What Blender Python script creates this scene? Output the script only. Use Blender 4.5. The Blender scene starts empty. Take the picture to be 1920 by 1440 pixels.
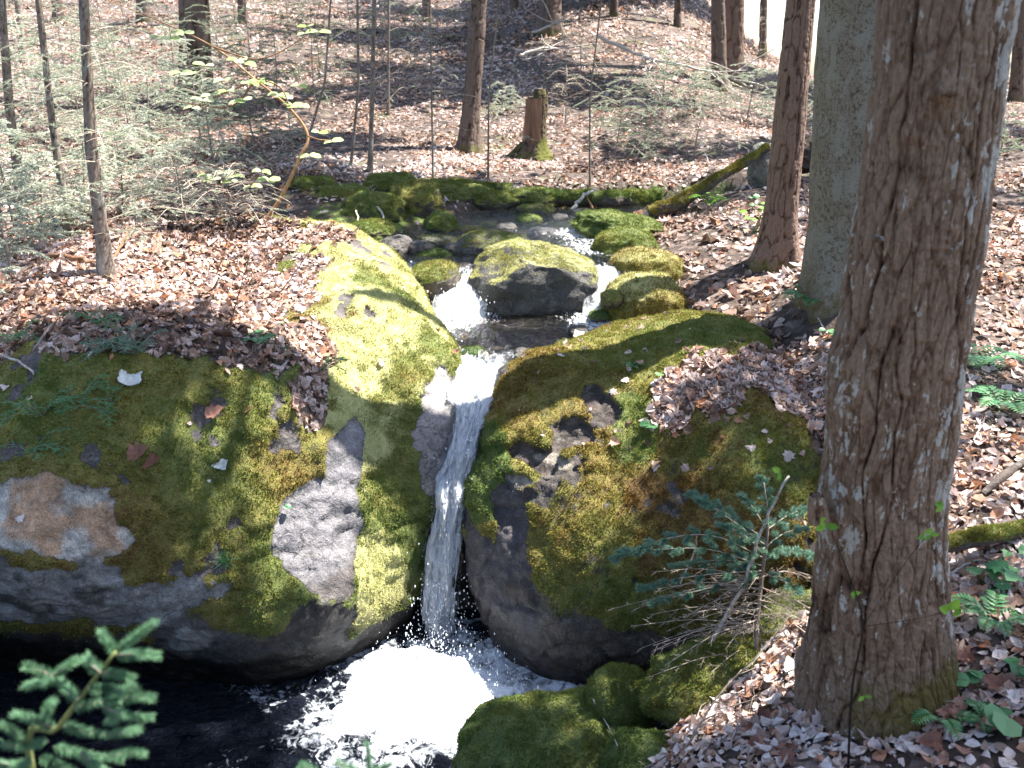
import bpy, math, random
import numpy as np
from mathutils import Vector
from mathutils.bvhtree import BVHTree

R = math.radians
rng = np.random.default_rng(7)
random.seed(7)
scene = bpy.context.scene
COL = scene.collection

# ------------------------------------------------------------------ camera, sky, sun, exposure
CAMZ = 1.9
PITCH = R(20.0)
FPX = 1600.0
cam_d = bpy.data.cameras.new("camera")
cam = bpy.data.objects.new("camera", cam_d)
COL.objects.link(cam)
cam.location = (0, 0, CAMZ)
cam.rotation_euler = (R(90) - PITCH, 0, 0)
cam_d.sensor_width = 36
cam_d.lens = FPX / 1920 * 36
cam_d.clip_start = 0.05
cam_d.clip_end = 2000
cam_d.dof.use_dof = True
cam_d.dof.focus_distance = 4.9
cam_d.dof.aperture_fstop = 3.9
scene.camera = cam

SUN = np.array([0.43, 0.16, 0.885]); SUN /= np.linalg.norm(SUN)
sun_el = math.asin(SUN[2]); sun_az = math.atan2(SUN[0], SUN[1])
w = bpy.data.worlds.new("World"); scene.world = w; w.use_nodes = True
nt = w.node_tree
sky = nt.nodes.new("ShaderNodeTexSky"); sky.sky_type = 'NISHITA'; sky.sun_disc = False
sky.sun_elevation = sun_el; sky.sun_rotation = sun_az
sky.air_density = 1.0; sky.dust_density = 1.5; sky.ozone_density = 1.0
bg = nt.nodes["Background"]; bg.inputs[1].default_value = 0.085
nt.links.new(sky.outputs[0], bg.inputs[0])
sl = bpy.data.lights.new("sun", 'SUN'); sl.energy = 5.0; sl.angle = R(0.53); sl.color = (1.0, 0.955, 0.88)
so = bpy.data.objects.new("sun", sl); COL.objects.link(so)
so.location = (6, 8, 15)
so.rotation_euler = Vector(SUN).to_track_quat('Z', 'Y').to_euler()
scene.view_settings.view_transform = 'Standard'
scene.view_settings.look = 'None'
scene.view_settings.exposure = 2.1
scene.view_settings.gamma = 1.0
scene.cycles.max_bounces = 6
scene.cycles.transparent_max_bounces = 12
scene.cycles.caustics_reflective = False
scene.cycles.caustics_refractive = False

# ------------------------------------------------------------------ maths helpers
CP, SP = math.cos(PITCH), math.sin(PITCH)
def ray(px, py):
    cx = (px - 960) / FPX; cy = (720 - py) / FPX
    return np.array([cx, CP + cy * SP, -SP + cy * CP])
def at(px, py, Y):
    d = ray(px, py); return np.array([0, 0, CAMZ]) + d * (Y / d[1])
def atz(px, py, z):
    d = ray(px, py); return np.array([0, 0, CAMZ]) + d * ((z - CAMZ) / d[2])
def unit(v):
    v = np.asarray(v, float); return v / (np.linalg.norm(v, axis=-1, keepdims=True) + 1e-12)

def _h(ix, iy, iz, seed):
    h = (ix * 374761393 + iy * 668265263 + iz * 2147483647 + seed * 974634777) & 0xFFFFFFFF
    h = ((h ^ (h >> 13)) * 1274126177) & 0xFFFFFFFF
    h = ((h ^ (h >> 16)) * 2246822519) & 0xFFFFFFFF
    return ((h ^ (h >> 15)) & 0xFFFFFF) / float(0xFFFFFF)
def vnoise(p, seed=0):
    p = np.asarray(p, float)
    i = np.floor(p).astype(np.int64); f = p - i
    f = f * f * f * (f * (f * 6 - 15) + 10)
    r = 0
    for dx in (0, 1):
        wx = f[:, 0] if dx else 1 - f[:, 0]
        for dy in (0, 1):
            wy = f[:, 1] if dy else 1 - f[:, 1]
            for dz in (0, 1):
                wz = f[:, 2] if dz else 1 - f[:, 2]
                r = r + wx * wy * wz * _h(i[:, 0] + dx, i[:, 1] + dy, i[:, 2] + dz, seed)
    return r * 2 - 1
def fbm(p, freq=1.0, octs=4, seed=0, gain=0.5):
    p = np.asarray(p, float); a = 1.0; s = 0; t = 0
    for k in range(octs):
        s = s + a * vnoise(p * freq + 17.3 * k, seed + k); t += a; a *= gain; freq *= 2.03
    return s / t
def worley(p, seed=0):
    p = np.asarray(p, float); i = np.floor(p).astype(np.int64); f = p - i
    F1 = np.full(len(p), 9.0); F2 = np.full(len(p), 9.0); cid = np.zeros(len(p))
    for dx in (-1, 0, 1):
        for dy in (-1, 0, 1):
            for dz in (-1, 0, 1):
                a, b, c = i[:, 0] + dx, i[:, 1] + dy, i[:, 2] + dz
                r1 = _h(a, b, c, seed); r2 = _h(a, b, c, seed + 11); r3 = _h(a, b, c, seed + 23)
                d = np.sqrt((dx + r1 - f[:, 0]) ** 2 + (dy + r2 - f[:, 1]) ** 2 + (dz + r3 - f[:, 2]) ** 2)
                n = d < F1; F2 = np.where(n, F1, np.minimum(F2, d)); F1 = np.where(n, d, F1); cid = np.where(n, r1, cid)
    return F1, F2, cid
def sstep(a, b, x):
    t = np.clip((x - a) / (b - a), 0, 1); return t * t * (3 - 2 * t)

# ------------------------------------------------------------------ mesh helpers
class MB:
    """collects vertices, faces and per-vertex float attributes"""
    def __init__(s): s.v = []; s.f = []; s.n = 0; s.a = {}
    def add(s, v, f, /, **attrs):
        v = np.asarray(v, float).reshape(-1, 3)
        if len(v) == 0: return
        for k in list(s.a.keys()):
            if k not in attrs: attrs[k] = 0.0
        for k, val in attrs.items():
            if k not in s.a: s.a[k] = [np.zeros(s.n)] if s.n else []
            s.a[k].append(np.broadcast_to(np.asarray(val, float), (len(v),)).copy())
        fs = f if isinstance(f, list) else [f]
        for x in fs:
            x = np.asarray(x, np.int64)
            if x.size: s.f.append(x + s.n)
        s.v.append(v); s.n += len(v)
    def arrays(s): return np.concatenate(s.v), s.f
def make_mesh(name, mb, smooth=True, offset=(0, 0, 0)):
    V, F = mb.arrays(); me = bpy.data.meshes.new(name)
    me.vertices.add(len(V)); me.vertices.foreach_set("co", (V - np.asarray(offset)).astype(np.float32).ravel())
    tot = np.concatenate([np.full(len(x), x.shape[1], np.int32) for x in F])
    idx = np.concatenate([x.ravel() for x in F]).astype(np.int32)
    me.loops.add(len(idx)); me.loops.foreach_set("vertex_index", idx)
    me.polygons.add(len(tot)); st = np.zeros(len(tot), np.int32); st[1:] = np.cumsum(tot)[:-1]
    me.polygons.foreach_set("loop_start", st); me.polygons.foreach_set("loop_total", tot)
    me.update(calc_edges=True)
    me.polygons.foreach_set("use_smooth", np.full(len(tot), smooth))
    for k, parts in mb.a.items():
        at_ = me.attributes.new(k, 'FLOAT', 'POINT'); at_.data.foreach_set("value", np.concatenate(parts).astype(np.float32))
    me.validate(clean_customdata=False)
    return me
def thing(name, label, cat, loc=(0, 0, 0), group=None):
    o = bpy.data.objects.new(name, None); COL.objects.link(o); o.location = tuple(float(c) for c in loc)
    o.empty_display_size = 0.1
    return tag(o, label, cat, group)
def tag(o, label, cat, group=None):
    o['label'] = label; o['category'] = cat
    if group: o['group'] = group
    return o
def obj(name, mb, m, parent=None, smooth=True, kind=None, loc=None):
    off = np.zeros(3) if parent is None else np.array(ploc(parent))
    if loc is not None: off = np.asarray(loc, float)
    me = make_mesh(name, mb, smooth, off); me.materials.append(m)
    o = bpy.data.objects.new(name, me); COL.objects.link(o)
    if parent is not None: o.parent = parent
    elif loc is not None: o.location = tuple(float(c) for c in loc)
    if kind: o['kind'] = kind
    return o
def ploc(o):
    l = np.array(o.location)
    return l if o.parent is None else l + ploc(o.parent)

def grid_faces(nr, nc, wrap=False):
    i = np.arange(nr - 1)[:, None]; j = np.arange(nc if wrap else nc - 1)[None, :]
    a = i * nc + j; b = i * nc + (j + 1) % nc
    return np.stack([a, b, b + nc, a + nc], -1).reshape(-1, 4)
def frames(path):
    path = np.asarray(path, float); t = np.gradient(path, axis=0); t = unit(t)
    u = np.zeros_like(t); r = np.array([0.13, 0.97, 0.2]) if abs(t[0] @ np.array([0.13, 0.97, 0.2])) < 0.9 else np.array([1., 0, 0])
    c = unit(np.cross(t[0], r))
    for k in range(len(t)):
        c = unit(c - (c @ t[k]) * t[k]); u[k] = c
    return t, u, np.cross(t, u)
def tube(mb, path, rad, sides=5, cap=True, **attrs):
    path = np.asarray(path, float); rad = np.broadcast_to(np.asarray(rad, float), (len(path),))
    t, u, v = frames(path)
    a = np.arange(sides) / sides * 2 * math.pi
    ring = u[:, None] * np.cos(a)[None, :, None] + v[:, None] * np.sin(a)[None, :, None]
    V = (path[:, None] + ring * rad[:, None, None]).reshape(-1, 3)
    f = [grid_faces(len(path), sides, True)]
    if cap:
        n = len(path); f.append(np.array([list(range((n - 1) * sides, n * sides))])); f.append(np.array([list(range(sides))[::-1]]))
    mb.add(V, f, **attrs)
def curve(pts, n=12):
    """Catmull-Rom through pts"""
    P = np.asarray(pts, float); P = np.vstack([2 * P[0] - P[1], P, 2 * P[-1] - P[-2]])
    out = []
    m = len(P) - 3
    for s in np.linspace(0, m - 1e-6, n):
        k = int(s); t = s - k; a, b, c, d = P[k:k + 4]
        out.append(0.5 * ((2 * b) + (-a + c) * t + (2 * a - 5 * b + 4 * c - d) * t * t + (-a + 3 * b - 3 * c + d) * t ** 3))
    return np.array(out)

# leaf outlines: (along, across) pairs, spine first and last
LEAF_OVAL = (np.array([[0, 0], [.18, .26], [.45, .42], [.75, .28], [1, 0], [.75, -.28], [.45, -.42], [.18, -.26], [.45, 0]]),
             np.array([[0, 1, 8], [1, 2, 8], [2, 3, 8], [3, 4, 8], [4, 5, 8], [5, 6, 8], [6, 7, 8], [7, 0, 8]]))
_m = [[0, 0], [.12, .35], [.05, .5], [.35, .38], [.45, .62], [.6, .3], [.78, .32], [1.05, 0], [.78, -.32], [.6, -.3], [.45, -.62], [.35, -.38], [.05, -.5], [.12, -.35], [.42, 0]]
LEAF_MAPLE = (np.array(_m, float), np.array([[k, (k + 1) % 14, 14] for k in range(14)]))
_r = [[.5 + .5 * math.cos(math.pi + a), .52 * math.sin(a) * (1.0 + .08 * (-1) ** k)] for k, a in enumerate(np.linspace(0, 2 * math.pi, 12, endpoint=False))]
LEAF_ROUND = (np.array(_r + [[.45, 0]], float), np.array([[k, (k + 1) % 12, 12] for k in range(12)]))
def leaves(mb, pos, d, nrm, ln, tmpl=LEAF_OVAL, wid=1.0, curl=0.2, cup=0.2, **attrs):
    pos = np.atleast_2d(pos); n = len(pos); d = unit(d) * np.ones((n, 1)); nrm = np.asarray(nrm, float) * np.ones((n, 1))
    s = unit(np.cross(nrm, d)); nn = unit(np.cross(d, s))
    ln = np.broadcast_to(np.asarray(ln, float), (n,)); curl = np.broadcast_to(np.asarray(curl, float), (n,)); cup = np.broadcast_to(np.asarray(cup, float), (n,))
    wid = np.broadcast_to(np.asarray(wid, float), (n,))
    T, F = tmpl; x = T[:, 0]; y = T[:, 1]; m = len(T)
    zz = curl[:, None] * (x - .4)[None] ** 2 * 1.6 + cup[:, None] * (np.abs(y)[None] * 1.3) 
    V = pos[:, None] + ln[:, None, None] * (x[None, :, None] * d[:, None] + (wid[:, None] * y[None])[:, :, None] * s[:, None] + zz[:, :, None] * nn[:, None])
    FF = (F[None] + (np.arange(n) * m)[:, None, None]).reshape(-1, 3)
    at2 = {k: np.repeat(np.broadcast_to(np.asarray(v_, float), (n,)), m) for k, v_ in attrs.items()}
    mb.add(V.reshape(-1, 3), FF, **at2)
def spikes(mb, pos, d, ln, wd, rs=None, **attrs):
    """thin triangles (needles, moss, grass)"""
    n = len(pos)
    if n == 0: return
    d = unit(d); ln = np.broadcast_to(np.asarray(ln, float), (n,)); wd = np.broadcast_to(np.asarray(wd, float), (n,))
    s = unit(np.cross(d, rng.normal(size=(n, 3)))) * (wd * .5)[:, None]
    V = np.stack([pos - s, pos + s, pos + d * ln[:, None]], 1).reshape(-1, 3)
    F = np.arange(3 * n).reshape(-1, 3)
    at2 = {k: np.repeat(np.broadcast_to(np.asarray(v_, float), (n,)), 3) for k, v_ in attrs.items()}
    mb.add(V, F, **at2)
def scatter(V, F, n, wfun=None):
    """n random points on a mesh, density weighted by wfun(centres, normals)"""
    T = []
    for f in F:
        if f.shape[1] == 3: T.append(f)
        elif f.shape[1] == 4: T.append(f[:, [0, 1, 2]]); T.append(f[:, [0, 2, 3]])
    T = np.concatenate(T); a, b, c = V[T[:, 0]], V[T[:, 1]], V[T[:, 2]]
    cr = np.cross(b - a, c - a); ar = np.linalg.norm(cr, axis=1) * .5; nr = unit(cr)
    wt = ar * (wfun((a + b + c) / 3, nr) if wfun else 1)
    wt = np.clip(wt, 0, None); tot = wt.sum()
    if tot <= 0: return np.zeros((0, 3)), np.zeros((0, 3))
    k = rng.choice(len(T), n, p=wt / tot)
    r1 = np.sqrt(rng.random(n)); r2 = rng.random(n)
    P = a[k] * (1 - r1)[:, None] + b[k] * (r1 * (1 - r2))[:, None] + c[k] * (r1 * r2)[:, None]
    return P, nr[k]

# ------------------------------------------------------------------ materials
def newmat(name):
    m = bpy.data.materials.new(name); m.use_nodes = True; n = m.node_tree.nodes; n.clear()
    o = n.new("ShaderNodeOutputMaterial"); return m, m.node_tree, o
def nd(nt, t, **kw):
    n = nt.nodes.new("ShaderNode" + t)
    for k, v in kw.items():
        if k.startswith("p_"): setattr(n, k[2:], v)
        else:
            key = int(k[1:]) if k[0] == 'i' and k[1:].isdigit() else k.replace("_", " ")
            if isinstance(v, bpy.types.NodeSocket): nt.links.new(v, n.inputs[key])
            else: n.inputs[key].default_value = v
    return n
def attr(nt, name): return nd(nt, "Attribute", p_attribute_name=name).outputs['Fac']
def ramp(nt, fac, stops):
    n = nt.nodes.new("ShaderNodeValToRGB"); nt.links.new(fac, n.inputs[0]); e = n.color_ramp.elements
    while len(e) < len(stops): e.new(0.5)
    for x, (p, c) in zip(e, stops):
        x.position = p; x.color = (c[0], c[1], c[2], 1) if not isinstance(c, (int, float)) else (c, c, c, 1)
    return n.outputs[0]
def mix(nt, fac, a, b, mode='MIX'):
    n = nt.nodes.new("ShaderNodeMix"); n.data_type = 'RGBA'; n.blend_type = mode
    for k, v in ((0, fac), (6, a), (7, b)):
        if isinstance(v, bpy.types.NodeSocket): nt.links.new(v, n.inputs[k])
        elif k == 0: n.inputs[0].default_value = v
        else: n.inputs[k].default_value = (*v, 1)
    return n.outputs[2]
def math_(nt, op, a, b=0.0, c=0.0, clamp=False):
    n = nt.nodes.new("ShaderNodeMath"); n.operation = op; n.use_clamp = clamp
    for k, v in enumerate((a, b, c)):
        if isinstance(v, bpy.types.NodeSocket): nt.links.new(v, n.inputs[k])
        else: n.inputs[k].default_value = v
    return n.outputs[0]
def noise(nt, scale, detail=4, rough=.5, vec=None, dist=0.0):
    kw = dict(Scale=scale, Detail=detail, Roughness=rough, Distortion=dist)
    if vec is not None: kw['Vector'] = vec
    return nd(nt, "TexNoise", **kw).outputs['Fac']
def pos(nt): return nd(nt, "NewGeometry").outputs['Position']
def bump(nt, h, strength=.5, dist=.02):
    return nd(nt, "Bump", Strength=strength, Distance=dist, Height=h).outputs[0]

def mat_leafy(name, stops, a='rnd', trans=.3, rough=.6, tint=None, blot=0):
    m, nt, o = newmat(name)
    c = ramp(nt, attr(nt, a), stops)
    if blot: c = mix(nt, 1.0, c, ramp(nt, noise(nt, blot, 5, .7, pos(nt)), [(.3, .5), (.5, 1), (.7, 1.2)]), 'MULTIPLY')
    b = nd(nt, "BsdfPrincipled", Base_Color=c, Roughness=rough)
    b.inputs['Specular IOR Level'].default_value = .35
    t = nd(nt, "BsdfTranslucent", Color=mix(nt, .5, c, tint or (.5, .5, .2), 'MIX') if tint else c)
    x = nd(nt, "MixShader", Fac=trans, i1=b.outputs[0], i2=t.outputs[0])
    nt.links.new(x.outputs[0], o.inputs[0]); return m
def mat_simple(name, c1, c2, scale=30, rough=.8, bstr=.5, bd=.004, stretch=None):
    m, nt, o = newmat(name); p = pos(nt)
    if stretch: p = nd(nt, "Mapping", Vector=p, Scale=stretch).outputs[0]
    f = noise(nt, scale, 5, .6, p); c = ramp(nt, f, [(.3, c1), (.7, c2)])
    b = nd(nt, "BsdfPrincipled", Base_Color=c, Roughness=rough, Normal=bump(nt, f, bstr, bd))
    b.inputs['Specular IOR Level'].default_value = .3
    nt.links.new(b.outputs[0], o.inputs[0]); return m

LITTER = [(0, (.06, .035, .025)), (.15, (.13, .075, .05)), (.33, (.30, .19, .135)), (.45, (.42, .30, .245)), (.52, (.44, .19, .09)), (.58, (.50, .37, .32)), (.8, (.60, .49, .45)), (1, (.68, .60, .57))]
M_leaf = mat_leafy("dry leaves", LITTER, trans=.22, rough=.55, blot=45)
M_leafdark = mat_leafy("dry wrinkled leaves", [(0, (.12, .05, .035)), (.5, (.28, .13, .09)), (1, (.4, .24, .19))], trans=.2, blot=50)
def mat_ground():
    m, nt, o = newmat("forest floor"); p = pos(nt)
    v = nd(nt, "TexVoronoi", Vector=nd(nt, "Mapping", Vector=p, Scale=(1, 1, .6)).outputs[0], Scale=17.0, Randomness=1.0)
    s = nd(nt, "SeparateColor", Color=v.outputs['Color']).outputs[0]
    c = ramp(nt, s, [(0, (.02, .013, .01)), (.3, (.05, .032, .024)), (.6, (.10, .065, .05)), (.85, (.17, .12, .10)), (1, (.26, .2, .18))])
    big = noise(nt, .8, 4, .6, p)
    c = mix(nt, ramp(nt, big, [(.42, 0), (.62, .75)]), c, (.045, .03, .022))
    g = ramp(nt, noise(nt, 1.7, 5, .65, p), [(.56, 0), (.68, .6)])
    c = mix(nt, g, c, (.10, .12, .035))
    bk = math_(nt, 'ADD', attr(nt, 'bank'), math_(nt, 'MULTIPLY', math_(nt, 'SUBTRACT', noise(nt, 7, 6, .7, p), .5), .9))
    bc = ramp(nt, noise(nt, 4.5, 6, .7, p), [(.38, (.025, .018, .012)), (.48, (.05, .045, .015)), (.55, (.09, .13, .02)), (.7, (.12, .15, .025))])
    c = mix(nt, ramp(nt, bk, [(.35, 0), (.6, 1)]), c, bc)
    h = math_(nt, 'ADD', v.outputs['Distance'], noise(nt, 60, 4, .6, p))
    b = nd(nt, "BsdfPrincipled", Base_Color=c, Roughness=.85, Normal=bump(nt, h, .9, .02))
    nt.links.new(b.outputs[0], o.inputs[0]); return m
M_ground = mat_ground()

def mat_rock(name="mossy rock"):
    """reads vertex attributes: r g b (own colour of the stone), moss 0..1, tone (yellow..green), wet"""
    m, nt, o = newmat(name); p = pos(nt)
    base = nd(nt, "CombineColor", Red=attr(nt, 'r'), Green=attr(nt, 'g'), Blue=attr(nt, 'b')).outputs[0]
    n1 = noise(nt, 9, 8, .65, p, .6); n2 = noise(nt, 55, 5, .7, p)
    base = mix(nt, 1.0, base, ramp(nt, n1, [(.28, .38), (.5, .9), (.72, 1.35)]), 'MULTIPLY')
    wp = nd(nt, "VectorMath", p_operation='ADD', i0=p, i1=nd(nt, "VectorMath", p_operation='SCALE', i0=nd(nt, "TexNoise", Vector=p, Scale=5.0, Detail=4.0).outputs['Color'], Scale=.55).outputs[0]).outputs[0]
    cr = nd(nt, "TexVoronoi", Vector=nd(nt, "Mapping", Vector=wp, Scale=(1, .6, 2.6)).outputs[0], Scale=3.0, p_feature='DISTANCE_TO_EDGE').outputs['Distance']
    crk = mix(nt, ramp(nt, noise(nt, 3, 4, .6, p), [(.45, 0), (.6, 1)]), (1, 1, 1), ramp(nt, cr, [(0, .35), (.035, 1)]))
    base = mix(nt, 1.0, base, crk, 'MULTIPLY')
    base = mix(nt, 1.0, base, ramp(nt, noise(nt, 220, 3, .8, p), [(.35, .6), (.65, 1.35)]), 'MULTIPLY')
    lich = ramp(nt, noise(nt, 14, 6, .7, p, .3), [(.56, 0), (.62, .55)])
    base = mix(nt, lich, base, mix(nt, .45, base, (.30, .30, .25)))
    base = mix(nt, 1.0, base, ramp(nt, n2, [(.3, .6), (.7, 1.25)]), 'MULTIPLY')
    tone = math_(nt, 'ADD', attr(nt, 'tone'), math_(nt, 'MULTIPLY', math_(nt, 'SUBTRACT', noise(nt, 22, 6, .75, p), .5), 1.3))
    mc = ramp(nt, tone, [(0, (.15, .085, .022)), (.3, (.225, .19, .045)), (.6, (.155, .175, .04)), (1, (.085, .13, .035))])
    mc = mix(nt, 1.0, mc, ramp(nt, noise(nt, 90, 4, .7, p), [(.3, .45), (.7, 1.35)]), 'MULTIPLY')
    mc = mix(nt, ramp(nt, math_(nt, 'ADD', attr(nt, 'bleach'), math_(nt, 'MULTIPLY', math_(nt, 'SUBTRACT', noise(nt, 12, 6, .7, p), .5), .8)), [(.35, 0), (.7, .9)]), mc, (.50, .49, .21))  # moss colour lifted to near-white where sunlight is painted in
    f = math_(nt, 'ADD', attr(nt, 'moss'), math_(nt, 'MULTIPLY', math_(nt, 'SUBTRACT', noise(nt, 26, 7, .75, p), .5), .9))
    f = ramp(nt, f, [(.42, 0), (.56, 1)])
    c = mix(nt, f, base, mc)
    wet = attr(nt, 'wet')
    c = mix(nt, wet, c, mix(nt, 1.0, c, (.30, .27, .24), 'MULTIPLY'))
    ro = math_(nt, 'SUBTRACT', .88, math_(nt, 'MULTIPLY', wet, .55))
    h = math_(nt, 'ADD', math_(nt, 'ADD', math_(nt, 'MULTIPLY', n1, 1.3), math_(nt, 'MULTIPLY', crk, .25)), math_(nt, 'MULTIPLY', n2, .35))
    h2 = math_(nt, 'MULTIPLY', noise(nt, 120, 3, .7, p), 1.0)
    hh = nd(nt, "Mix", i0=f, i2=h, i3=h2).outputs[0]
    b = nd(nt, "BsdfPrincipled", Base_Color=c, Roughness=ro, Normal=bump(nt, hh, .75, .03))
    nt.links.new(b.outputs[0], o.inputs[0]); return m
M_rock = mat_rock()
def mat_moss():
    m, nt, o = newmat("moss tufts")
    t = math_(nt, 'ADD', attr(nt, 'tone'), math_(nt, 'MULTIPLY', math_(nt, 'SUBTRACT', attr(nt, 'rnd'), .5), .6))
    c = ramp(nt, t, [(0, (.19, .105, .025)), (.3, (.28, .24, .055)), (.6, (.20, .235, .05)), (1, (.10, .17, .045))])
    c = mix(nt, 1.0, c, ramp(nt, attr(nt, 'rnd'), [(0, .6), (1, 1.25)]), 'MULTIPLY')
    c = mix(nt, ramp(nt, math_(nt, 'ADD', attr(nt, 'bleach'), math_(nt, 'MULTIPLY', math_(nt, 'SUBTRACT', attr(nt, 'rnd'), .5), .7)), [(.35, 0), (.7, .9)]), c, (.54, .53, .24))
    b = nd(nt, "BsdfPrincipled", Base_Color=c, Roughness=.75); b.inputs['Specular IOR Level'].default_value = .2
    t = nd(nt, "BsdfTranslucent", Color=c)
    x = nd(nt, "MixShader", Fac=.35, i1=b.outputs[0], i2=t.outputs[0]); nt.links.new(x.outputs[0], o.inputs[0]); return m
M_moss = mat_moss()

def mat_bark(name, dark, mid, light, lich=(.42, .44, .40), lich_at=(.60, .64), mossc=(.075, .085, .018), sc=(1, 1, .22), lsc=7):
    """attributes: h (0 crevice..1 ridge), moss"""
    m, nt, o = newmat(name); p = pos(nt); q = nd(nt, "Mapping", Vector=p, Scale=sc).outputs[0]
    n1 = noise(nt, 26, 8, .7, q, .4); n2 = noise(nt, 140, 5, .7, q)
    hh = math_(nt, 'ADD', attr(nt, 'h'), math_(nt, 'MULTIPLY', math_(nt, 'SUBTRACT', n1, .5), .9))
    c = ramp(nt, hh, [(.12, dark), (.45, mid), (.85, light)])
    c = mix(nt, 1.0, c, ramp(nt, n2, [(.3, .65), (.7, 1.3)]), 'MULTIPLY')
    v = math_(nt, 'ADD', noise(nt, lsc, 6, .7, nd(nt, "Mapping", Vector=p, Scale=(1, 1, .45)).outputs[0], .3), math_(nt, 'MULTIPLY', math_(nt, 'SUBTRACT', attr(nt, 'h'), .6), .12))
    v = math_(nt, 'ADD', v, math_(nt, 'MULTIPLY', attr(nt, 'lich'), .2))
    lf = ramp(nt, v, [(lich_at[0], 0), (lich_at[1], .85)])
    c = mix(nt, lf, c, mix(nt, noise(nt, 60, 4, .6, p), lich, (lich[0] * .6, lich[1] * .62, lich[2] * .6)))
    mf = ramp(nt, math_(nt, 'ADD', attr(nt, 'moss'), math_(nt, 'MULTIPLY', math_(nt, 'SUBTRACT', noise(nt, 18, 6, .7, p), .5), .9)), [(.45, 0), (.7, .95)])
    c = mix(nt, mf, c, mix(nt, noise(nt, 40, 5, .7, p), mossc, (mossc[0] * 1.7, mossc[1] * 1.5, mossc[2] * 1.6)))
    h = math_(nt, 'ADD', math_(nt, 'MULTIPLY', n1, 1.0), math_(nt, 'MULTIPLY', n2, .3))
    b = nd(nt, "BsdfPrincipled", Base_Color=c, Roughness=.88, Normal=bump(nt, h, .8, .012)); b.inputs['Specular IOR Level'].default_value = .2
    nt.links.new(b.outputs[0], o.inputs[0]); return m
M_pine = mat_bark("pine bark", (.012, .009, .008), (.105, .062, .038), (.215, .15, .105), lich=(.50, .49, .45), lich_at=(.60, .63), lsc=22, mossc=(.085, .07, .02))
M_grey = mat_bark("grey smooth bark", (.07, .055, .035), (.12, .098, .068), (.18, .155, .12), lich=(.27, .255, .21), lich_at=(.50, .62), lsc=11, mossc=(.08, .065, .02), sc=(1, 1, .7))
M_red = mat_bark("reddish bark", (.035, .02, .015), (.12, .075, .055), (.20, .135, .105), lich=(.3, .3, .27), lich_at=(.66, .72))
M_dark = mat_bark("dark thin bark", (.02, .015, .012), (.09, .065, .05), (.15, .11, .09), lich=(.3, .3, .27), lich_at=(.66, .74))
M_sap = mat_bark("sapling bark", (.05, .04, .032), (.13, .10, .08), (.22, .18, .15), lich=(.36, .35, .31), lich_at=(.56, .64))
M_twig = mat_simple("grey twig", (.12, .09, .07), (.34, .29, .25), 40)
M_brush = mat_simple("bleached twig", (.22, .17, .13), (.56, .48, .40), 40)
M_twigb = mat_simple("brown twig", (.10, .05, .03), (.27, .15, .08), 40)
M_pale = mat_simple("pale stick", (.22, .19, .16), (.62, .58, .53), 45)
M_wood = mat_simple("rotten heartwood", (.05, .028, .02), (.26, .155, .10), 14, stretch=(1, 1, .15), bstr=1, bd=.02)
M_spruce = mat_leafy("spruce needles", [(0, (.06, .13, .085)), (.5, (.115, .22, .15)), (1, (.22, .34, .24))], trans=.3)
M_fore = mat_leafy("young spruce needles", [(0, (.06, .14, .08)), (.5, (.11, .235, .125)), (1, (.19, .34, .20))], trans=.35)
M_hem = mat_leafy("hemlock needles", [(0, (.07, .11, .06)), (.5, (.23, .29, .19)), (1, (.52, .56, .46))], trans=.35)
M_shade_canopy = mat_leafy("shade canopy needles", [(0, (.03, .06, .02)), (1, (.07, .12, .04))], trans=.2)
M_green = mat_leafy("spring leaves", [(0, (.10, .26, .03)), (1, (.26, .46, .06))], trans=.45)
M_herb = mat_leafy("herb leaves", [(0, (.04, .15, .06)), (.6, (.09, .25, .10)), (1, (.2, .36, .17))], trans=.3, rough=.45)
M_shrub = mat_leafy("pale shrub leaves", [(0, (.30, .42, .14)), (1, (.62, .68, .42))], trans=.45)

def flowvec(nt, su, sv):
    return nd(nt, "CombineXYZ", X=math_(nt, 'MULTIPLY', attr(nt, 'u'), su), Y=math_(nt, 'MULTIPLY', attr(nt, 'v'), sv), Z=0.0).outputs[0]
def mat_stream():
    m, nt, o = newmat("stream water"); p = pos(nt)
    fv = flowvec(nt, 16, 5)
    h = math_(nt, 'ADD', noise(nt, 1, 5, .6, fv, .5), math_(nt, 'MULTIPLY', noise(nt, 30, 4, .6, p, .6), .5))
    nrm = bump(nt, h, 1.0, .05)
    fr = nd(nt, "Fresnel", IOR=1.33, Normal=nrm).outputs[0]
    tr = nd(nt, "BsdfTransparent", Color=(.78, .70, .55, 1)); gl = nd(nt, "BsdfGlossy", Color=(1, 1, 1, 1), Roughness=.06, Normal=nrm)
    wtr = nd(nt, "MixShader", Fac=math_(nt, 'MULTIPLY_ADD', fr, .9, .06, clamp=True), i1=tr.outputs[0], i2=gl.outputs[0])
    fo = nd(nt, "BsdfPrincipled", Base_Color=(.80, .84, .88, 1), Roughness=.35, Normal=nrm)
    ff = math_(nt, 'ADD', attr(nt, 'foam'), math_(nt, 'MULTIPLY', math_(nt, 'SUBTRACT', math_(nt, 'ADD', math_(nt, 'MULTIPLY', noise(nt, 2.2, 6, .7, fv, .7), .6), math_(nt, 'MULTIPLY', noise(nt, 45, 4, .7, p, .5), .4)), .5), 2.4))
    x = nd(nt, "MixShader", Fac=ramp(nt, ff, [(.5, 0), (.72, .95)]), i1=wtr.outputs[0], i2=fo.outputs[0])
    nt.links.new(x.outputs[0], o.inputs[0]); return m
M_stream = mat_stream()
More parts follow.
